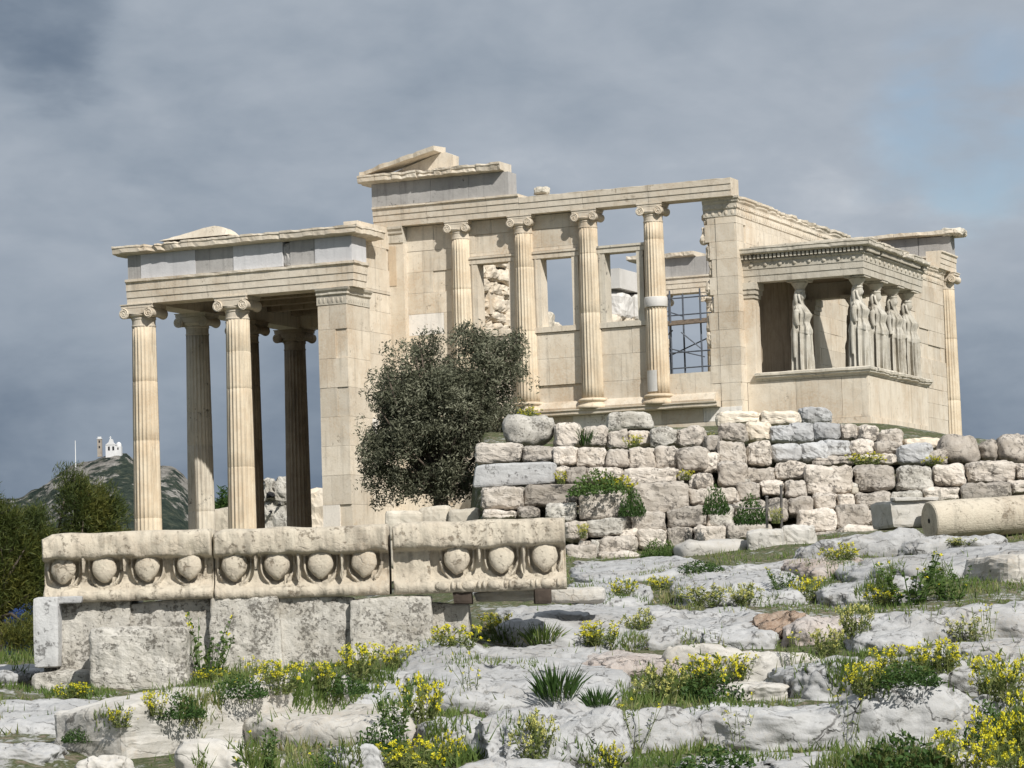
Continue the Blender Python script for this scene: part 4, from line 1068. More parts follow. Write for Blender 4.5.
# ------------------------------------------------------------------ the three carved blocks and their plinth
DB = 36.0; K = DB / FL
def build_carved(label, x0, y0, x1, y1, yL, eggs, ry, beads, rough, D=DB, tilt=0.0):
    k = D / FL; c0 = at((x0 + x1) / 2, y1, D); X = RH.copy(); Y = FH.copy(); Z = Vector((0, 0, 1))
    X = (X + Z * (-math.tan(0))).normalized()
    w = (x1 - x0) * k; H = (y1 - y0) * k
    t = thing('carved_marble_block', label, 'carved block', c0, 'carved marble blocks in a row')
    def W(a, d, z): return c0 + X * a + Y * d + Z * (z + a * tilt)
    # side profile (depth towards the viewer, height): bead course, hollow behind the eggs, broad top band
    pf = [(.00, 0), (-.05, .02), (-.07, .09), (-.05, .145)] + [(.01 + .05 * min(1, q / 5), .17 + .43 * q / 17) for q in range(17)] + [(-.06, .605), (-.12, .625), (-.14, .65), (-.148, .70), (-.15, .80), (-.145, .90), (-.125, .955), (-.09, .985), (-.04, 1.0), (.10, 1.0)]
    ec = [(e - (x0 + x1) / 2) * k for e in eggs]; zc = (y1 - ry[0] + 2.2) * k; rx = ry[1] * k; rz = ry[2] * k
    def carve(a, z):
        "the shells cut round the eggs: groove, raised rim, channel"
        e = min(ec, key=lambda q: abs(q - a)); da = abs(a - e) / rx; dz = (z - zc) / rz
        if da > 2.1: return -.02
        rho = da if dz > 0 else math.sqrt(da * da + dz * dz * .92)
        w_ = noise.noise(Vector((a * 4, z * 5, rough * 7)))
        if rho < 1.14: v = .075
        elif rho < 1.40: v = -.045 * math.sin(PI * (rho - 1.14) / .26) + .01 if w_ > -.18 else .02
        else: v = .05
        fade = min(1, max(0, (z / H - .17) / .07)); return v * fade
    n = 190; rs = []
    for i in range(n + 1):
        a = -w / 2 + w * i / n; ring = []
        endf = min(1.0, (w / 2 - abs(a)) / .05 + .55)
        for (d, z) in pf:
            q = Vector((a * 1.0 + rough * 31, d, z * H))
            f = .035 * noise.fractal(q * 2.3, .8, 2.1, 4) + .028 * noise.fractal(q * 8, .8, 2.1, 4)
            if .17 <= z <= .6: f = f * .5 + carve(a, z * H)
            if z > .6: f += .05 * max(0, noise.fractal(q * 1.5 + Vector((7, 0, rough * 3)), .9, 2.0, 3))
            low = 0.0
            if z > .9: low = .03 * noise.noise(Vector((a * 2.2, rough * 9, 0))) - .02
            if z > .9 and a < -w / 2 + .12: low -= .05 * (1 - (a + w / 2) / .12)
            chip = .0
            if .58 < z < .7: chip = .03 * noise.noise(Vector((a * 5, rough * 5, 2)))
            ring.append(W(a, d * endf + f, z * H + low + chip))
        for (d, z) in ((.75, .97), (.8, .5), (.75, .02)): ring.append(W(a, d, z * H))
        rs.append(ring)
    rs = [list(reversed(r)) for r in rs]
    mb = MB(); mb.rings(rs); mb.build('block_body', M['carved'], t, True)
    for i, a in enumerate(ec):
        mb = MB(); sd = i * 3.1 + rough * 11
        def shp(p):
            px_ = p[0] * (1.0 if p[2] > 0 else (1 - .46 * p[2] ** 2)); 
            f = 1 + .05 * noise.noise(Vector((p[0] * 2 + sd, p[1] * 2, p[2] * 2))) - .12 * max(0, noise.noise(Vector((p[0] * 1.3 + sd * 2, p[2] * 1.3, 7))) - .05) + .04 * noise.noise(Vector((p[0] * 6 + sd, p[1] * 6, p[2] * 6)))
            return (px_ * f, p[1] * f, p[2] * f)
        o = len(mb.v); mb.ell((0, 0, 0), (rx * 1.0, rx * .52, rz * 1.06), 24, 18, .5 + .2 * math.sin(sd), shp)
        mb.v = [tuple(W(a + p[0], -.01 + p[1], zc + p[2])) for p in mb.v]
        eg = mb.build('egg', M['carved'], t, True)
        if i < len(ec) - 1 or True:
            am = a + (ec[1] - ec[0]) / 2 if len(ec) > 1 else a + rx * 1.6
            brk = noise.noise(Vector((sd * 1.7, 2.2, 4.1)))
            if am < w / 2 - .05 and brk > -.32:
                mb = MB()
                mb.rings([list(reversed([W(am - q, -.03, z), W(am - q * .3, -.085, z), W(am + q * .3, -.085, z), W(am + q, -.03, z), W(am, .05, z)])) for q, z in ((.034, zc + rz * .95), (.030, zc + rz * .6), (.012, zc - rz * .25))[:9] + (((.022, zc - rz * .55), (.008, zc - rz * 1.1)) if brk > .05 else ())])
                mb.build('dart', M['carved'], t)
    a = -w / 2 + .10
    if beads:
        i = 0; a = -w / 2 + beads * w
        while a < w / 2 - .1:
            big = i % 3 == 0
            mb = MB(); mb.ell((0, 0, 0), (.095 if big else .028, .055, .062 if big else .055), 16, 10, .5)
            mb.v = [tuple(W(a + p[0], -.05 + p[1], .085 * H / .9 + p[2])) for p in mb.v]; mb.build('bead', M['carved'], t, True)
            a += (.13 if (big or i % 3 == 2) else .062); i += 1
    return t
build_carved('leftmost carved marble block, its four worn eggs nearly flat and its left end broken', 44, 530, 213.5, 601, 535, [64, 105, 148, 190], (570, 12.5, 14), 0, .3)
build_carved('middle carved marble block with four bulging eggs under a cracked top band', 215, 525.5, 389.5, 597.5, 530, [235, 278, 321.5, 365], (566, 13, 15), 0, .9)
build_carved('rightmost carved marble block with beads along its foot, raised on dark wooden chocks', 394, 518.5, 567, 592, 522, [458, 502.5, 546], (560.5, 13, 15), .28, 1.7)
for lab, x0, x1 in (('dark wooden chock under the rightmost carved block, left one of the pair', 453, 472), ('dark wooden chock under the right end of the rightmost carved block', 534, 551)):
    m = MB(); block_px(m, x0, 588, x1, 604, D=DB - .02, e=20, amp=.008, depth=.5, rot=math.atan2(RH.y, RH.x), n=5); m.build
    tag(m.build('wooden_chock', M['wood']), lab, 'wooden chock', 'chocks under the carved block')
PL = thing('plinth_wall', 'long plinth of pitted white blocks carrying the carved blocks', 'plinth', at(230, 690, DB))
FR = math.atan2(RH.y, RH.x)
for r in ((42, 601.5, 130, 672), (128, 601, 214, 690), (212, 598, 282, 690), (280, 597, 352, 688), (350, 599, 430, 680), (428, 604, 470, 668)):
    m = MB(); block_px(m, *r, D=DB - .03 + (.1 if r[0] > 420 else 0), e=40, amp=.02, depth=1.1, rot=FR, n=30, freq=1.9, grow=1.035, tint=.5); m.build('block', M['plinth'], PL)
lone('stone_block', 'squat pitted block standing in front of the left end of the plinth', 'stone block', M['plinth'], (88, 627, 188, 697), D=34.9, e=16, amp=.035, depth=.8, n=32, rot=FR, freq=1.9)
lone('stone_slab', 'low grey slab under the left end of the plinth', 'stone slab', M['plinth'], (30, 669, 96, 700), D=35.6, e=9, amp=.04, depth=.9, rot=FR)
m = MB(); block_px(m, 33, 597, 58, 668, D=35.85, e=24, amp=.01, depth=.5, rot=FR, n=8)
tag(m.build('upright_slab', M['bluestone']), 'smooth grey slab standing upright at the left end of the plinth', 'stone slab')
m = MB(); block_px(m, 36, 596.5, 82, 603.5, D=35.9, e=24, amp=.006, depth=.5, rot=FR, n=6)
tag(m.build('thin_slab', M['bluestone']), 'thin grey slab slipped under the left end of the leftmost carved block', 'stone slab')
lone('stone_slab', 'thin white slab lying between the wooden chocks on the plinth', 'stone slab', M['slab'], (474, 590, 536, 601), D=36.5, e=14, amp=.02, depth=.5, rot=FR)
lone('stone_slab', 'white slab end showing right of the chocks under the carved block', 'stone slab', M['slab'], (548, 587, 606, 603), D=37.2, e=6, amp=.03, depth=.8, rot=FR)

# ------------------------------------------------------------------ walls beyond the north porch, posts, tarp
t = thing('ruined_wall', 'distant weathered wall with dark holes seen between the north porch columns', 'wall', at(275, 540, 112))
for r, tt in (((258, 500, 290, 560), .5), ((260, 478, 275, 503), .7), ((273, 476, 292, 503), .6), ((288, 490, 330, 560), .6)):
    m = MB(); block_px(m, *r, D=112, e=9, amp=.25, depth=1.5, freq=.6, rot=FR, n=12); m.build('wall_block', M['plinth' if r[0] < 288 else 'marble'], t)
for r in ((266, 492, 275, 498), (269, 509, 272, 514), (277, 503, 280, 506)):
    m = MB(); block_px(m, *r, D=111.6, e=3, amp=.1, depth=.5, rot=FR, n=5); m.build('hole', M['dark'], t)
m = MB(); block_px(m, 208, 507, 240, 560, D=118, e=12, amp=.1, depth=2, freq=.5, rot=FR, tint=.3); tag(m.build('stone_hut', M['carved']), 'low brownish wall seen through the gap left of the nearer porch column', 'wall')
for lab, x, y0, y1 in (('short metal post of the rope barrier in front of the block wall', 767, 497, 524), ('tall metal post of the rope barrier in front of the block wall', 781.5, 486, 527)):
    p = thing('barrier_post', lab, 'post', at(x, y1, 57.4), 'posts of the rope barrier')
    m = MB(); m.tube([at(x, y1 + 4, 57.4), at(x - .3, y0, 57.4)], .028, 8); m.build('rod', M['rod'], p)
    m = MB(); m.ell(tuple(at(x - .3, y0, 57.4)), (.04, .04, .03), 8, 6); m.build('rod_cap', M['rod'], p)
m = MB(); pts = []
for i in range(21):
    q = i / 20; pts.append(at(lerp(728, 782, q), lerp(504, 501, q) + 6 * math.sin(PI * q), 57.4))
m.tube(pts, .012, 5); tag(m.build('barrier_rope', M['rod']), 'thin rope strung between the metal posts before the wall', 'rope')
def tarp():
    m = MB(); D = 60.0; top = at(21, 599, D); gz = ground(top.x, top.y); H = top.z - gz; rs = []
    for i in range(15):
        a = -.6 + 1.2 * i / 14; rs.append([top + RH * a + FH * (d * .6) + Vector((0, 0, -H * min(1, max(0, (max(abs(a) / .6, abs(d))) ** 2 * 1.02 - .02)) + .07 * noise.noise(Vector((a * 4, d * 4, 0))))) for d in (-1, -.75, -.5, -.25, 0, .25, .5, .75, 1)])
    m.rings(rs, False, closed=False); o = m.build('tarpaulin', M['tarp'], smooth=True); sd = o.modifiers.new('thick', 'SOLIDIFY'); sd.thickness = .02
    tag(o, 'crumpled blue tarpaulin in the shade under the left pine', 'tarpaulin')
tarp()

# ------------------------------------------------------------------ trees
def leaf_quads(mb, c, n, rad, l, w, tint, rnd, up=0.0, outward=None):
    for _ in range(n):
        while True:
            p = Vector((rnd.uniform(-1, 1), rnd.uniform(-1, 1), rnd.uniform(-1, 1)))
            if p.length < 1: break
        q = c + p * rad
        d = Vector((rnd.gauss(0, 1), rnd.gauss(0, 1), rnd.gauss(0, 1) + up)).normalized()
        if outward is not None: d = (d + outward * 1.1).normalized()
        s = d.cross(Vector((rnd.gauss(0, 1), rnd.gauss(0, 1), rnd.gauss(0, 1)))).normalized()
        k = rnd.uniform(.7, 1.25)
        a = q - d * l * k / 2; b = q + d * l * k / 2; sw = s * w * k / 2
        mb.add([a, q + sw, b, q - sw], [(0, 1, 2, 3)], min(1, max(0, tint + rnd.uniform(-.16, .16))))
def crown(name, mat, lobes, nclump, per, crad, l, w, seed, parent, trunk_base=None, up=.2, shell=.55, trad=.16, radial=False, cut=-.30):
    rnd = random.Random(seed); mb = MB(); tips = []
    wts = [r[0] * r[1] * r[2] for _, r in lobes]
    for i in range(nclump):
        c, r = rnd.choices(lobes, wts)[0]
        d = Vector((rnd.gauss(0, 1), rnd.gauss(0, 1), rnd.gauss(0, 1))).normalized()
        rr = rnd.uniform(shell, 1.0) ** .7 if rnd.random() < .75 else rnd.random()
        rr *= 1 + .34 * noise.noise(d * 2.2 + c * .7 + Vector((seed, 0, 0)))
        p = Vector((d.x * r[0], d.y * r[1], d.z * r[2])) * rr + c
        if noise.noise(p * 1.15 + Vector((seed * 3.1, 0, 0))) < cut: continue
        tn = .5 + .34 * noise.noise(p * 1.6 + Vector((0, seed, 0))) + rnd.uniform(-.14, .14)
        leaf_quads(mb, p, int(per * rnd.uniform(.6, 1.3)), crad * rnd.uniform(.7, 1.25), l, w, tn, rnd, up, d if radial else None)
        if i % 9 == 0: tips.append(p)
    mb.build(name, mat, parent)
    if trunk_base is not None:
        m = MB(); b = Vector(trunk_base); cen = sum((c for c, _ in lobes), Vector()) / len(lobes)
        fork = b.lerp(Vector((cen.x, cen.y, b.z)), .3); fork.z = lerp(b.z, cen.z, .38)
        m.tube([b - Vector((0, 0, .3)), b.lerp(fork, .5) + Vector((.08, -.05, 0)), fork], [trad * 1.25, trad, trad * .85], 9)
        m.build('trunk', M['bark'], parent, True)
        m = MB()
        for p in tips[:70]:
            mid = fork.lerp(p, .5) + Vector((rnd.uniform(-.2, .2), rnd.uniform(-.2, .2), rnd.uniform(-.1, .25)))
            m.tube([fork, mid, p], [trad * .34, trad * .2, trad * .06], 5)
        m.build('branches', M['bark'], parent, True)
def PX_lobes(lst, D):
    k = D / FL
    return [(at(u, v, D + dd), (ru * k, (ru + rv) / 2 * k * .9, rv * k)) for u, v, ru, rv, dd in lst]
D = 69.5
ol = thing('olive_tree', 'dense grey-green olive tree standing before the west front of the temple', 'tree', at(438, 545, D))
crown('crown', M['olive'], PX_lobes([(414, 378, 36, 42, 0), (452, 372, 30, 42, .3), (496, 370, 34, 40, 0), (478, 345, 22, 20, 0), (420, 352, 22, 22, .2), (518, 385, 18, 24, 0), (388, 402, 27, 34, .2), (430, 415, 50, 42, -.2), (485, 412, 38, 36, .3),
      (384, 445, 26, 36, 0), (420, 455, 44, 40, -.2), (462, 455, 40, 40, 0), (392, 480, 30, 26, 0), (436, 484, 40, 22, 0), (374, 412, 14, 22, 0), (508, 352, 18, 16, .2), (505, 398, 26, 30, 0), (378, 452, 16, 40, 0), (374, 478, 15, 24, 0), (500, 350, 26, 22, 0), (470, 338, 18, 16, .2), (452, 352, 24, 24, 0), (462, 368, 26, 26, -.3), (450, 400, 40, 40, -.4), (400, 430, 40, 40, -.4)], D), 2900, 32, .20, .105, .031, 11, ol, at(440, 548, D), trad=.2, cut=-.21)
D = 57.0
p1 = thing('pine_tree', 'bushy yellow-green pine rising in front of the chapel hill', 'pine tree', at(70, 650, D))
crown('crown', M['pine'], PX_lobes([(76, 512, 26, 36, 0), (62, 486, 14, 16, 0), (100, 508, 22, 22, .3), (48, 540, 34, 34, 0), (86, 545, 32, 28, .2), (112, 525, 13, 14, 0), (70, 574, 46, 30, 0), (30, 560, 34, 30, -.2), (92, 578, 34, 30, 0), (72, 606, 40, 22, 0), (120, 560, 12, 30, 0), (48, 505, 16, 20, .2)], D), 1050, 95, .24, .14, .015, 21, p1, at(62, 655, D), trad=.17, up=.5, radial=True)
p2 = thing('pine_tree', 'dark lower pine at the left picture edge', 'pine tree', at(0, 655, D - 2))
crown('crown', M['pine'], PX_lobes([(4, 528, 20, 24, 0), (-22, 520, 26, 34, 0), (8, 556, 34, 28, 0), (-10, 584, 40, 24, 0), (26, 578, 34, 26, .2), (-45, 550, 40, 44, 0), (10, 636, 36, 13, -1.5), (-20, 604, 30, 24, 0), (36, 530, 18, 22, 0)], D - 2), 950, 95, .24, .14, .015, 22, p2, at(-8, 655, D - 2), trad=.17, up=.5, radial=True)
p3 = thing('cypress_tree', 'small dark conifer beyond the north porch between two columns', 'tree', at(223, 540, 140))
crown('crown', M['darkweed'], PX_lobes([(224, 500, 7, 10, 0), (222, 514, 9, 14, 0), (215, 520, 8, 10, 0)], 140), 150, 26, .3, .3, .06, 23, p3, at(222, 545, 140), trad=.2)

# ------------------------------------------------------------------ rock outcrops of the slope
ROCKG = 'pale limestone outcrops on the slope'
def outcrop(label, r, mat='rock', h=.30, sharp=3.4, rug=1.0, n=34, lean=0.0, name='rock_outcrop', cat='rock', sk=0.0, group=ROCKG):
    n = int(n * 1.25)
    x0, y0, x1, y1 = r; _bs[0] += 2.11; sd = _bs[0]; rnd = random.Random(sd)
    uc = (x0 + x1) / 2
    D0 = hit(uc, y1); k = FL / D0
    h *= 1.05; D1 = hit(uc, min(y1 - 2, y0 + h * k * 1.0)); D1 = max(D1, D0 + .5 * h + .35); D1 = min(D1, D0 + 6.5)
    w = (x1 - x0) / k * 1.10; dp = (D1 - D0) * 1.22
    V, Fc = cube_grid(n); vs = []
    uo = Vector((sd * 1.7, sd * .9, sd * .4))
    for p in V:
        q = superq(p, max(sharp, 4.5))
        a, b, c = q.x, q.y, q.z
        ang = math.atan2(b, a); ca, sa = math.cos(ang), math.sin(ang)
        ow = 1 + .15 * noise.noise(Vector((ca * 1.6, sa * 1.6, sd))) + .07 * noise.noise(Vector((ca * 4.5, sa * 4.5, sd)))
        L = a * w / 2 * ow; t = (b + 1) / 2
        Dd = D0 + t * dp * ow + sk * a * dp * .5 + .22 * (1 - t) * noise.noise(Vector((L * 1.1, sd, 0)))
        lat = (uc - 512) / FL * (D0 + dp * .5) + L
        P = CAM + FH * Dd + RH * lat
        u_, D_ = ud_of(P); g = ground_ud(u_, D_) + .35 * relief(P.x, P.y, D_)
        q3 = Vector((P.x, P.y, 0))
        m1 = noise.fractal(q3 * .75 + uo, .9, 2.1, 3)
        cr = abs(noise.fractal(Vector((P.x * .8, P.y * 1.3, 0)) + uo, .8, 2.2, 4))
        fine = noise.fractal(Vector((P.x, P.y, c * h)) * 4.2 + uo, .9, 2.1, 4)
        hh = h * (1.0 - .62 * t) * (1 + lean * a) * (1 + .5 * m1 * rug)
        z = c * hh if c > 0 else c * .4
        if c > -.1:
            z += (.014 * fine + .035 * min(1, h / .3) * (.5 - abs(noise.fractal(Vector((P.x * 1.9, P.y * 1.9, sd)), .8, 2.1, 4)) * 2)) * rug * max(.3, c)
            z -= .10 * rug * max(0, 1 - cr / .07) * max(0, c) * min(1, h / .3)      # clefts
        sidev = (.07 * m1 + .06 * fine) * rug
        if b < -.5: P = P - FH * sidev + FH * (.10 * h * (1 - max(0, c)))
        if abs(a) > .6: P = P + RH * (sidev * (1 if a > 0 else -1))
        vs.append(Vector((P.x, P.y, g + z)))
    mb = MB(); mb.add(vs, Fc)
    o = mb.build(name, M[mat]); 
    o.data.polygons.foreach_set('use_smooth', [True] * len(o.data.polygons))
    return tag(o, label, cat, group)
ROCKS = [
 # lower left
 ('flat blue-grey rock sheet beside the brown soil at the left picture edge', (-40, 690, 100, 734), 'rock', .16, {}),
 ('low grey rock in the lower left corner below the flat sheet', (-50, 729, 48, 760), 'rock', .16, {}),
 ('small rock at the left edge near the grey upright slab', (-25, 656, 31, 684), 'rock', .2, {}),
 ('small rounded stone in the grass behind the fallen marble slab', (176, 688, 216, 716), 'rock', .22, {}),
 ('rough grey ledge running up behind the fallen marble slab', (182, 672, 420, 724), 'rock', .24, {}),
 ('small broken stone on the brown soil at the bottom left', (74, 748, 122, 778), 'slab', .22, {}),
 # bottom middle
 ('small pale rock cut by the bottom edge left of the middle', (322, 730, 374, 775), 'rock', .3, {}),
 ('low rock between the yellow weeds left of the craggy outcrop', (412, 700, 480, 748), 'rock', .26, {}),
 ('craggy fractured outcrop at the bottom middle', (470, 684, 606, 768), 'rock', .46, dict(rug=1.35, n=44)),
 ('thin rock strip along the bottom edge in the middle', (440, 752, 560, 790), 'rock', .2, {}),
 ('long smooth slab sloping across the middle of the slope', (394, 636, 618, 710), 'rock', .26, dict(n=44)),
 ('broad pale slab just below the carved block with beads', (498, 596, 690, 652), 'rock', .22, dict(n=40)),
 ('brown-streaked slab in the centre behind the dark tuft', (572, 638, 688, 680), 'rock_pink', .26, {}),
 ('rounded grey rock at the bottom right of the craggy outcrop', (550, 700, 680, 752), 'rock', .34, {}),
 ('small pale ledge right of the carved block end', (562, 574, 640, 606), 'rock', .2, {}),
 ('narrow ledge at the foot of the block wall behind the carved block', (566, 556, 690, 582), 'rock', .2, {}),
 # right half, back to front
 ('long pale ledge under the fallen column drum', (842, 532, 1150, 574), 'rock', .3, dict(n=40)),
 ('pinkish rock between the wall foot and the green weeds', (784, 550, 852, 578), 'rock_pink', .22, {}),
 ('pale rock above the yellow clumps right of the centre', (806, 570, 905, 606), 'rock', .28, {}),
 ('wide low ledge below the tilted slab', (660, 562, 790, 608), 'rock', .26, dict(n=40)),
 ('broad bumpy outcrop below the big green weed at the right', (850, 592, 1130, 640), 'rock', .36, dict(n=44)),
 ('smooth grey sheet left of the rusty red rock', (664, 600, 762, 644), 'rock', .22, {}),
 ('pinkish broken rock right of the rusty one', (772, 606, 850, 644), 'rock_pink', .26, dict(rug=1.3)),
 ('small grey rock beside the tall pale yellow weed', (842, 618, 910, 652), 'rock', .26, {}),
 ('thick flat-topped slab below the rusty red rock', (664, 632, 806, 682), 'slab', .42, dict(sharp=5, rug=.6, n=40)),
 ('large cracked outcrop right of the thick slab', (772, 636, 1014, 700), 'rock', .42, dict(n=48, rug=1.15)),
 ('small rock in the yellow weeds near the right edge', (955, 676, 1012, 714), 'rock', .3, {}),
 ('big rounded outcrop in the lower right foreground', (680, 682, 962, 750), 'rock', .5, dict(n=52, lean=.25)),
 ('small low rock left of the big rounded outcrop', (664, 704, 740, 732), 'rock', .2, {}),
 ('small flat slab set into the right end of the big rounded outcrop', (880, 708, 968, 742), 'rock', .26, {}),
 ('wavy rock sheet along the bottom edge at the right', (684, 734, 972, 790), 'rock', .32, dict(n=48)),
 ('pale rock in the bottom right corner under the yellow weeds', (960, 748, 1140, 800), 'rock', .3, {}),
 ('thin pale ledge below the carved block near the drum', (796, 536, 912, 556), 'rock', .34, {}),
 ('narrow pale ledge under the left half of the drum', (890, 536, 990, 552), 'rock', .3, {}),
 ('low ledge in front of the squarish pale block', (700, 560, 812, 574), 'rock', .16, {}),
 ('low slab in the grass left of the long sloping slab', (352, 668, 424, 694), 'rock', .2, {}),
 ('flat slab between the broad pale slab and the centre ledge', (640, 606, 716, 628), 'rock', .18, {}),
 ('pale slab at the right edge under the bumpy outcrop', (930, 628, 1150, 660), 'rock', .22, {}),
 ('low pale slab between the thick slab and the yellow clump', (694, 670, 776, 702), 'slab', .2, {}),
]
for lab, r, mat, h, kw in ROCKS: outcrop(lab, r, mat, h, **kw)
lone('stone_block', 'angular block with a dark shaded left end at the right edge', 'stone block', M['slab'], (985, 554, 1066, 602), D=42.5, e=11, amp=.05, rot=WROT + .45, depth=1.3, n=14)
outcrop('rusty red jagged rock standing among the pale slabs', (734, 604, 790, 643), 'rock_red', .52, 2.6, 1.7, n=30, group=None)
# the fallen marble slab in the foreground
t_lab = 'long fallen marble beam lying aslant in the grass at the lower left'
def beam():
    a = at(122, 742, 27.4); b = at(340, 704, 29.6)
    ax = (b - a); L = ax.length; mid = (a + b) / 2; rz = math.atan2(ax.y, ax.x)
    g = max(ground(mid.x, mid.y), -99)
    mb = MB(); V, Fc = cube_grid(22); X = ax.normalized(); Y = Vector((-X.y, X.x, 0)).normalized(); Z = X.cross(Y); out = []
    for p in V:
        d = superq(p, 16); q = Vector((d.x * L * .52, d.y * .55, d.z * .30)); f = noise.fractal(q * 1.6 + Vector((5, 5, 5)), .9, 2.1, 4) * .04 + noise.fractal(q * 6, .8, 2, 3) * .014
        if d.x < -.6 and d.z > 0: f -= .05 * (d.x + .6) ** 2
        q += Vector((d.x, d.y, d.z)) * f
        out.append(mid + X * q.x + Y * (q.y + .4) + Z * (q.z + .02))
    mb.add(out, Fc); tag(mb.build('fallen_beam', M['slab']), t_lab, 'marble beam')
beam()
outcrop('white rock slab rising from the right end of the fallen beam', (236, 682, 410, 746), 'slab', .34, 5, .5, n=44, sk=-.3)
outcrop('loose broken stone under the near end of the fallen beam', (180, 730, 262, 782), 'slab', .32, 4, 1.0)

# ------------------------------------------------------------------ weeds, flowers and grass
from mathutils.bvhtree import BVHTree
def surface_tree():
    vs = []; fs = []
    for o in sorted(COL.objects, key=lambda o: o.name != 'ground'):
        if o.type == 'MESH' and (o.name.startswith('rock_outcrop') or o.name in ('ground', 'fallen_beam')):
            b = len(vs); L = o.location
            vs += [v.co + L for v in o.data.vertices]; fs += [tuple(b + i for i in p.vertices) for p in o.data.polygons]
    global NGROUND
    NGROUND = len(bpy.data.objects['ground'].data.polygons)
    return BVHTree.FromPolygons(vs, fs)
SURF = surface_tree()
NG = [0]
def land(u, v):
    "the place on the slope or its rocks that the photograph shows at this point"
    d = (at(u, v, 1.0) - CAM).normalized(); r = SURF.ray_cast(CAM, d, 120)
    return r[0]
def proto(kind, seed):
    rnd = random.Random(seed); lv = MB(); fl = MB()
    def leaf(mb, a, d, l, w, t):
        s = d.cross(Vector((rnd.gauss(0, 1), rnd.gauss(0, 1), rnd.gauss(0, 1)))).normalized()
        b = a + d * l; m = a + d * l * .5 + Vector((0, 0, l * .12))
        mb.add([a, m + s * w, b, m - s * w], [(0, 1, 2, 3)], min(1, max(0, t)))
    if kind == 'flower':
        for i in range(34):
            a = rnd.uniform(0, 2 * PI); r = .22 * math.sqrt(rnd.random()); base = Vector((r * math.cos(a) * .8, r * math.sin(a) * .8, -.04))
            h = rnd.uniform(.22, .46) * (1.05 - r); tip = base * 1.9 + Vector((rnd.gauss(0, .03), rnd.gauss(0, .03), h))
            mid = base.lerp(tip, .5) + Vector((rnd.gauss(0, .015), rnd.gauss(0, .015), .02))
            lv.tube([base, mid, tip], [.005, .004, .003], 3, rnd.uniform(.3, .7))
            for j in range(13):
                q = base.lerp(mid, rnd.random()) if rnd.random() < .65 else mid.lerp(tip, rnd.random())
                d = Vector((rnd.gauss(0, 1), rnd.gauss(0, 1), rnd.uniform(-.1, 1.0))).normalized()
                leaf(lv, q, d, rnd.uniform(.04, .10), rnd.uniform(.007, .016), .5 + rnd.gauss(0, .2))
            nh = rnd.choice((2, 3, 4))
            for j in range(nh):
                c = tip + Vector((rnd.gauss(0, .03), rnd.gauss(0, .03), rnd.uniform(-.05, .01))) * (j > 0)
                if j: lv.tube([mid.lerp(tip, .6), c], .0025, 3, .6)
                leaf_quads(fl, c, rnd.randint(9, 15), .020, .020, .014, rnd.uniform(.3, .75), rnd, .3)
    elif kind == 'tall':
        for i in range(16):
            a = rnd.uniform(0, 2 * PI); base = Vector((.08 * math.cos(a), .08 * math.sin(a), -.04)); h = rnd.uniform(.3, .62)
            tip = base * 2.6 + Vector((rnd.gauss(0, .07), rnd.gauss(0, .07), h)); mid = base.lerp(tip, .5) + Vector((rnd.gauss(0, .02), rnd.gauss(0, .02), .02))
            lv.tube([base, mid, tip], [.006, .005, .003], 4, .4)
            for j in range(16):
                t = rnd.random(); q = base.lerp(mid, t * 2) if t < .5 else mid.lerp(tip, t * 2 - 1)
                d = Vector((rnd.gauss(0, 1), rnd.gauss(0, 1), rnd.uniform(0, .9))).normalized(); leaf(lv, q, d, rnd.uniform(.05, .10) * (1.1 - t * .6), rnd.uniform(.010, .019), .45 + rnd.gauss(0, .2))
            if rnd.random() < .45: leaf_quads(fl, tip, 10, .02, .02, .014, .5, rnd, .3)
    elif kind == 'bush':
        for i in range(1100):
            a = rnd.uniform(0, 2 * PI); r = .27 * math.sqrt(rnd.random()); z = .24 * rnd.random() * (1 - (r / .3) ** 2)
            q = Vector((r * math.cos(a), r * math.sin(a), z - .02)); d = Vector((rnd.gauss(0, 1), rnd.gauss(0, 1), rnd.uniform(.1, 1.3))).normalized()
            leaf(lv, q, d, rnd.uniform(.025, .055), rnd.uniform(.006, .012), .3 + z * 1.6 + rnd.gauss(0, .14))
    elif kind == 'spiky':
        for i in range(150):
            a = rnd.uniform(0, 2 * PI); r = .14 * math.sqrt(rnd.random()); q = Vector((r * math.cos(a), r * math.sin(a), -.03))
            d = (Vector((math.cos(a) * r * 4.5, math.sin(a) * r * 4.5, 1)) + Vector((rnd.gauss(0, .16), rnd.gauss(0, .16), 0))).normalized()
            leaf(lv, q, d, rnd.uniform(.2, .42), rnd.uniform(.007, .012), .4 + rnd.gauss(0, .2))
    elif kind == 'stalk':
        for i in range(9):
            a = rnd.uniform(0, 2 * PI); base = Vector((.09 * math.cos(a), .09 * math.sin(a), -.04)); tip = base * 1.8 + Vector((rnd.gauss(0, .08), rnd.gauss(0, .08), rnd.uniform(.3, .6)))
            lv.tube([base, base.lerp(tip, .5) + Vector((rnd.gauss(0, .02), 0, 0)), tip], [.005, .004, .003], 3, .5)
            for j in range(5):
                q = base.lerp(tip, rnd.random()); d = Vector((rnd.gauss(0, 1), rnd.gauss(0, 1), .5)).normalized(); leaf(lv, q, d, .06, .009, .5 + rnd.gauss(0, .2))
            for j in range(rnd.choice((0, 1, 1, 2))):
                leaf_quads(fl, tip + Vector((rnd.gauss(0, .025), rnd.gauss(0, .025), rnd.uniform(-.05, 0))), 10, .018, .018, .013, .5, rnd, .3)
    return lv, fl
_pc = {}
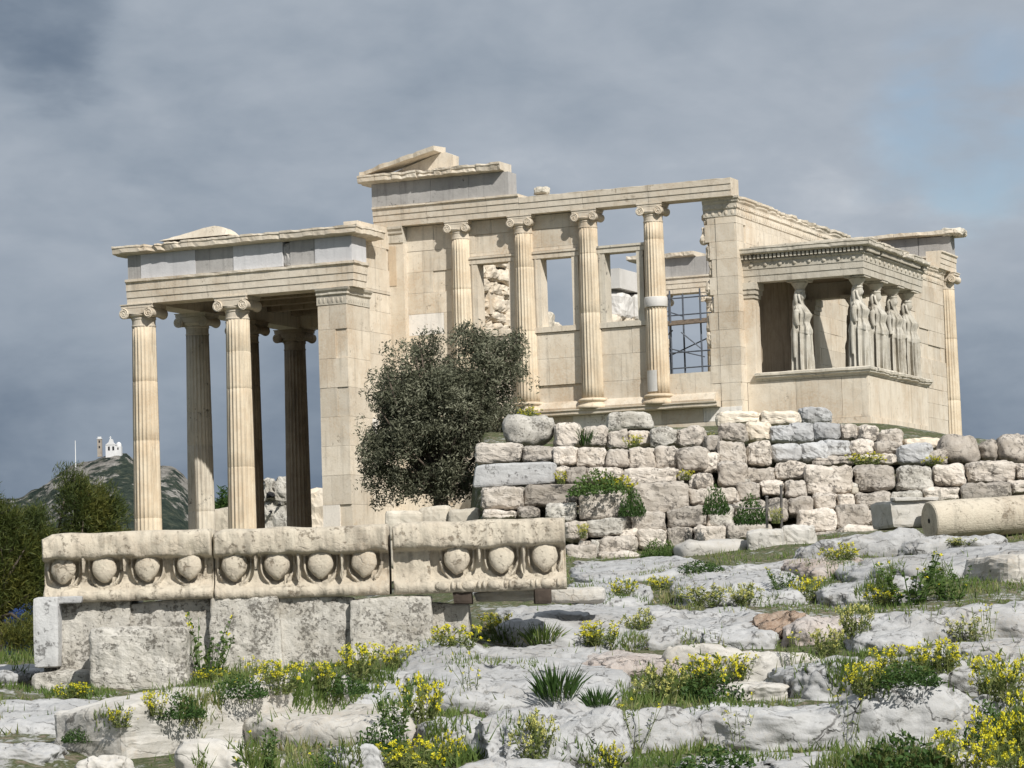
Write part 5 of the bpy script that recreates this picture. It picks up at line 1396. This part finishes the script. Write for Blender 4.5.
def plant(kind, label, u, v, w, h, var=0, D=None, flowers='yellow', leaves=None, cat=None, name=None, group=None, lift=0.0):
    if kind == 'flower': var = (int(u) * 7 + int(v) * 3) % 7
    key = (kind, var, flowers, leaves)
    if D: b = at(u, v, D); b.z = max(b.z - .02, ground(b.x, b.y) - .02) + lift
    else: b = land(u, min(v, 778)) - Vector((0, 0, .015)); D = (b - CAM).dot(F_)
    base_h = {'flower': .46, 'tall': .60, 'bush': .24, 'spiky': .38, 'stalk': .58}[kind]; base_w = {'flower': .80, 'tall': .62, 'bush': .58, 'spiky': .42, 'stalk': .50}[kind]
    sx = w / FL * D / base_w; sz = h / FL * D / base_h; sx = max(.4 * sz, min(sx, 2.6 * sz))
    nm = name or {'flower': 'flowering_weed', 'tall': 'leafy_weed', 'bush': 'green_herb', 'spiky': 'spiky_tuft', 'stalk': 'stalky_weed'}[kind]
    t = thing(nm, label, cat or {'spiky': 'grass tuft', 'bush': 'herb'}.get(kind, 'weed'), b, group or {'flower': 'yellow-flowered weeds among the rocks', 'stalk': 'thin stalky weeds among the rocks', 'tall': 'tall leafy weeds', 'bush': 'low green herbs', 'spiky': 'dark spiky tufts'}[kind])
    t.rotation_euler = (0, 0, (u * 12.9 + v * 7.7) % 6.283); t.scale = (sx, sx, sz)
    if key not in _pc:
        lv, fl = proto(kind, 50 + var * 7 + len(kind))
        lm = leaves or {'flower': 'weedpale', 'stalk': 'weedpale', 'tall': 'weed', 'bush': 'darkweed', 'spiky': 'darkweed'}[kind]
        a = lv.build('leaves', M[lm], t, local=True); f = fl.build('flowers', M[flowers], t, local=True) if fl.v else None
        _pc[key] = (a, f)
    else:
        for s in _pc[key]:
            if s is None: continue
            d = s.copy(); COL.objects.link(d); d.parent = t
    return t
PLANTS = [
 # kind, label, u, base row, width px, height px, variant, extra
 ('flower', 'yellow-flowered weeds before the squat block at the lower left', 72, 698, 52, 22, 0, {}),
 ('flower', 'small yellow weed in the grass left of the fallen beam', 122, 724, 34, 26, 1, {}),
 ('flower', 'yellow weed between the squat block and the fallen beam', 154, 712, 36, 30, 2, {}),
 ('flower', 'low yellow weeds at the foot of the plinth right of the squat block', 212, 680, 44, 18, 3, {}),
 ('flower', 'bushy yellow weeds at the foot of the plinth under the middle carved block', 277, 690, 66, 42, 0, {}),
 ('flower', 'yellow weeds at the plinth foot under the gap between the carved blocks', 318, 684, 44, 32, 1, {}),
 ('flower', 'tall thin yellow weeds before the right end of the plinth', 362, 676, 58, 46, 2, {}),
 ('flower', 'yellow weeds in the grass where the long ledge begins', 398, 668, 46, 34, 3, {}),
 ('flower', 'yellow clump at the right end of the plinth', 458, 648, 60, 34, 0, {}),
 ('flower', 'yellow clump just below the beaded carved block', 496, 634, 40, 30, 1, {}),
 ('flower', 'tall bright yellow clump left of the long sloping slab', 424, 722, 62, 66, 2, {}),
 ('flower', 'spreading bright yellow clump at the bottom edge left of the middle', 408, 772, 88, 46, 3, {}),
 ('flower', 'upright yellow weed at the bottom edge before the low rock', 452, 764, 40, 46, 0, {}),
 ('flower', 'pale yellow straggling weed in front of the craggy outcrop', 536, 758, 62, 62, 1, dict(flowers='paleyellow')),
 ('flower', 'small yellow weed at the bottom edge right of the craggy outcrop', 610, 772, 42, 40, 2, {}),
 ('flower', 'yellow clump above the narrow ledge beside the carved block', 624, 596, 34, 26, 3, {}),
 ('flower', 'small yellow clump at the wall foot left of the centre ledge', 660, 590, 34, 20, 0, {}),
 ('flower', 'yellow patch on top of the broad pale slab', 600, 642, 62, 30, 1, {}),
 ('flower', 'pale yellow patch at the right end of the broad pale slab', 640, 630, 44, 30, 2, dict(flowers='paleyellow')),
 ('flower', 'pale yellow weeds in the hollow left of the thick slab', 662, 702, 66, 52, 3, dict(flowers='paleyellow')),
 ('flower', 'big yellow clump growing before the thick flat-topped slab', 708, 690, 76, 50, 0, {}),
 ('flower', 'yellow weeds at the right foot of the thick flat-topped slab', 740, 676, 40, 32, 1, {}),
 ('flower', 'low yellow weeds above the smooth grey sheet', 704, 604, 60, 26, 2, dict(flowers='paleyellow')),
 ('flower', 'yellow weeds left of the pale rock right of the centre', 746, 602, 44, 26, 3, dict(flowers='paleyellow')),
 ('flower', 'rounded yellow clump left of the pale rock above the slope', 808, 598, 38, 32, 0, {}),
 ('flower', 'bright yellow row of flowers below the big green weed', 880, 602, 52, 24, 1, {}),
 ('flower', 'yellow weeds at the wall foot before the stone slabs', 842, 560, 54, 24, 2, {}),
 ('flower', 'tall pale yellow weed standing before the bumpy outcrop', 858, 634, 48, 42, 3, dict(flowers='paleyellow')),
 ('flower', 'yellow weeds on top of the large cracked outcrop', 905, 676, 74, 44, 0, {}),
 ('flower', 'thin yellow weeds right of the middle of the cracked outcrop', 940, 670, 60, 44, 1, {}),
 ('flower', 'dense yellow weeds at the right picture edge above the corner', 1000, 696, 70, 60, 2, {}),
 ('flower', 'tall dense yellow weeds filling the lower right corner', 1012, 756, 84, 84, 3, {}),
 ('flower', 'bright yellow weeds at the bottom edge near the right corner', 962, 776, 90, 66, 0, {}),
 ('flower', 'yellow weeds just inside the lower right corner', 1020, 788, 70, 56, 1, {}),
 ('flower', 'small yellow weeds beside the angular block at the right edge', 966, 640, 46, 34, 2, dict(flowers='paleyellow')),
 ('flower', 'yellow weed between the pinkish rock and the thick slab', 828, 654, 44, 38, 3, dict(flowers='paleyellow')),
 ('flower', 'yellow weeds in front of the right end of the cracked outcrop', 866, 690, 52, 40, 0, {}),
 ('flower', 'low yellow line of flowers along the foot of the column drum', 960, 544, 70, 10, 1, dict(flowers='paleyellow')),
 ('stalk', 'thin stalky weed before the big rounded outcrop', 852, 732, 44, 54, 0, {}),
 ('stalk', 'thin stalky weed at the left end of the big rounded outcrop', 738, 736, 44, 50, 1, {}),
 ('stalk', 'thin stalky weed above the rounded grey rock', 640, 738, 48, 50, 0, {}),
 ('stalk', 'thin stalky weed left of the craggy outcrop', 470, 690, 40, 44, 1, {}),
 ('stalk', 'thin stalky weed standing on the bumpy outcrop at the right', 790, 664, 40, 40, 0, {}),
 ('stalk', 'thin stalky weed by the plinth foot left of the yellow clumps', 245, 700, 40, 50, 1, {}),
 ('stalk', 'thin stalky weed at the right edge above the dense yellow weeds', 985, 640, 40, 44, 0, {}),
 ('tall', 'dark tall weed growing against the plinth beside the squat block', 208, 678, 62, 78, 0, dict(flowers='yellow')),
 ('tall', 'leafy weed at the bottom edge below the fallen beam', 262, 784, 78, 62, 1, {}),
 ('tall', 'tall leafy weed left of the tall bright yellow clump', 396, 730, 54, 66, 0, {}),
 ('tall', 'leafy weed at the bottom edge right of the fallen beam', 330, 782, 44, 46, 1, {}),
 ('tall', 'big green leafy weed below the long ledge at the right', 912, 604, 84, 62, 0, {}),
 ('tall', 'green leafy weed spreading left of the angular block', 952, 600, 62, 42, 1, {}),
 ('tall', 'short leafy weed above the tilted slab row in the middle', 782, 588, 44, 26, 0, {}),
 ('bush', 'low green herb mat at the bottom edge right of the middle', 716, 780, 110, 36, 0, {}),
 ('bush', 'dark green herb mat at the bottom edge before the wavy sheet', 900, 784, 116, 52, 1, {}),
 ('bush', 'green herb patch beneath the dense yellow weeds at the right', 985, 742, 80, 44, 0, {}),
 ('bush', 'green herb patch on the right half of the cracked outcrop', 905, 684, 80, 26, 1, {}),
 ('bush', 'green herb patch below the thick flat-topped slab', 712, 698, 80, 30, 0, {}),
 ('bush', 'green herbs at the foot of the wall above the wide ledge', 700, 572, 56, 14, 1, {}),
 ('bush', 'green herb patch left of the tall bright yellow clump', 382, 752, 64, 36, 0, {}),
 ('bush', 'green herbs right of the bushy yellow weeds under the plinth', 340, 692, 60, 24, 1, {}),
 ('bush', 'green herbs left of the bushy yellow weeds under the plinth', 238, 696, 64, 24, 0, {}),
 ('bush', 'small herb on the brown soil at the lower left', 80, 740, 40, 16, 1, {}),
 ('bush', 'green herbs between the small yellow weeds at the lower left', 178, 716, 60, 26, 0, {}),
 ('spiky', 'dark spiky tuft standing on the long sloping slab', 556, 698, 48, 40, 0, {}),
 ('spiky', 'smaller dark spiky tuft right of the first one on the slab', 598, 706, 34, 24, 0, {}),
 ('spiky', 'dry spiky tuft on the broad pale slab near the carved block', 542, 644, 36, 26, 0, dict(leaves='grass')),
]
for kind, lab, u, v, w, h, var, kw in PLANTS: plant(kind, lab, u, v, w, h, var, **kw)
WALLP = [
 ('bush', 'green mound of weeds growing out of the middle of the block wall', 597, 493, 62, 26, 0, 60.0, dict(leaves='weed')),
 ('flower', 'yellow weeds along the crevice in the middle of the block wall', 618, 492, 50, 22, 1, 60.3, {}),
 ('bush', 'dark plant hanging in the joint between two big wall blocks', 632, 514, 16, 30, 1, 59.6, {}),
 ('flower', 'small yellow weed in the joint under the grey slab', 561, 482, 16, 16, 2, 60.5, {}),
 ('spiky', 'dark sprig standing upright on the wall top beside the crusted boulder', 585, 444, 16, 20, 0, 63.6, {}),
 ('flower', 'yellow weed on the wall top under the loose grey block', 634, 446, 26, 16, 3, 63.2, {}),
 ('flower', 'small yellow weed high on the wall left of the foundation blocks', 686, 478, 22, 12, 0, 60.6, {}),
 ('bush', 'dark bush in the wall left of the tall metal post', 751, 522, 36, 30, 0, 58.4, {}),
 ('bush', 'dark bush hanging from the wall face left of the short metal post', 716, 512, 26, 30, 1, 58.6, {}),
 ('flower', 'small weed at the foot of the metal posts', 776, 521, 16, 20, 1, 57.3, dict(flowers='paleyellow')),
 ('bush', 'green weeds at the wall foot behind the carved block end', 656, 566, 32, 20, 0, 57.4, dict(leaves='weed')),
 ('bush', 'green tuft at the wall foot left of the tilted slab', 669, 560, 16, 20, 1, 57.0, dict(leaves='weed')),
 ('flower', 'bright yellow flowers on the terrace edge below the maiden porch', 866, 464, 48, 16, 2, 62.3, {}),
 ('flower', 'yellow-green weeds on the terrace right of the bright ones', 934, 464, 32, 12, 3, 62.2, {}),
 ('flower', 'low weeds on the wall top beside the foundation steps', 710, 440, 20, 10, 0, 64.4, dict(flowers='paleyellow')),
 ('flower', 'yellow sprig in the wall face low behind the carved block', 583, 536, 14, 18, 1, 59.0, {}),
 ('flower', 'yellow-green sprig at the wall top beside the tree', 530, 418, 30, 16, 2, 66.5, {}),
]
for kind, lab, u, v, w, h, var, D, kw in WALLP: plant(kind, lab, u, v, w, h, var, D=D, group='weeds growing in the old walls', **kw)

# grass and small herbs in the hollows: nobody could count it
def build_grass():
    rnd = random.Random(99); mb = MB()
    spots = [(270, 690, 90, 22, 2600, .20), (170, 712, 40, 18, 900, .16), (380, 690, 60, 26, 1500, .20), (395, 735, 60, 34, 1600, .22), (260, 770, 90, 24, 1500, .2), (20, 650, 30, 22, 900, .35), (15, 700, 40, 18, 400, .12),
             (600, 592, 60, 12, 900, .16), (640, 640, 60, 12, 700, .14), (700, 600, 60, 12, 900, .16), (690, 688, 60, 20, 1500, .2), (620, 700, 60, 16, 900, .16), (560, 725, 50, 20, 600, .16), (800, 588, 60, 12, 900, .16), (920, 588, 70, 22, 2200, .26), (900, 676, 90, 16, 2200, .2), (990, 720, 50, 50, 2400, .25),
             (730, 768, 90, 16, 1200, .16), (910, 768, 110, 22, 2200, .22), (840, 655, 40, 14, 600, .15), (760, 700, 60, 10, 600, .14), (640, 760, 60, 14, 700, .16), (500, 660, 60, 16, 500, .12), (470, 640, 60, 14, 900, .16), (90, 715, 70, 12, 300, .1), (330, 660, 60, 12, 600, .16), (850, 560, 60, 10, 500, .14), (660, 572, 70, 8, 600, .12)]
    for cu, cv, ru, rv, n, h in spots:
        for _ in range(int(n * 1.1)):
            u = cu + ru * rnd.gauss(0, .5); v = cv + rv * rnd.gauss(0, .45)
            p = land(u, v)
            if p is None or (p - CAM).length > 58: continue
            if noise.noise(Vector((p.x * 1.6, p.y * 1.1, 4))) < .04: continue
            p.z -= .02; hh = h * rnd.uniform(.3, .95)
            d = Vector((rnd.gauss(0, .35), rnd.gauss(0, .35), 1)).normalized(); s = RH * rnd.uniform(.005, .010) + FH * rnd.uniform(-.006, .006)
            t = .45 + .35 * noise.noise(Vector((p.x * .8, p.y * .8, 1))) + rnd.gauss(0, .14)
            mb.add([p - s, p + s, p + d * hh], [(0, 1, 2)], min(1, max(0, t)))
    # every hollow between the rocks
    for _ in range(68000):
        u = rnd.uniform(-90, 1120); v = rnd.uniform(536, 768) if u > 560 else rnd.uniform(640, 768)
        d = (at(u, v, 1.0) - CAM).normalized(); r = SURF.ray_cast(CAM, d, 62)
        if r[0] is None or r[2] >= NGROUND: continue
        p = r[0]; nz = noise.noise(Vector((p.x * .9, p.y * .9, 4)))
        if nz < -.15 or (u < 330 and v > 700 and nz < .2): continue
        hh = (.05 + .16 * max(0, nz + .15)) * rnd.uniform(.5, 1.4)
        dd = Vector((rnd.gauss(0, .4), rnd.gauss(0, .4), 1)).normalized(); s = RH * rnd.uniform(.006, .012) + FH * rnd.uniform(-.006, .006)
        mb.add([p - s, p + s, p + dd * hh], [(0, 1, 2)], min(1, max(0, .5 + .4 * noise.noise(Vector((p.x * .8, p.y * .8, 1))) + rnd.gauss(0, .14))))
    tag(mb.build('grass', M['grass']), kind='stuff')
build_grass()
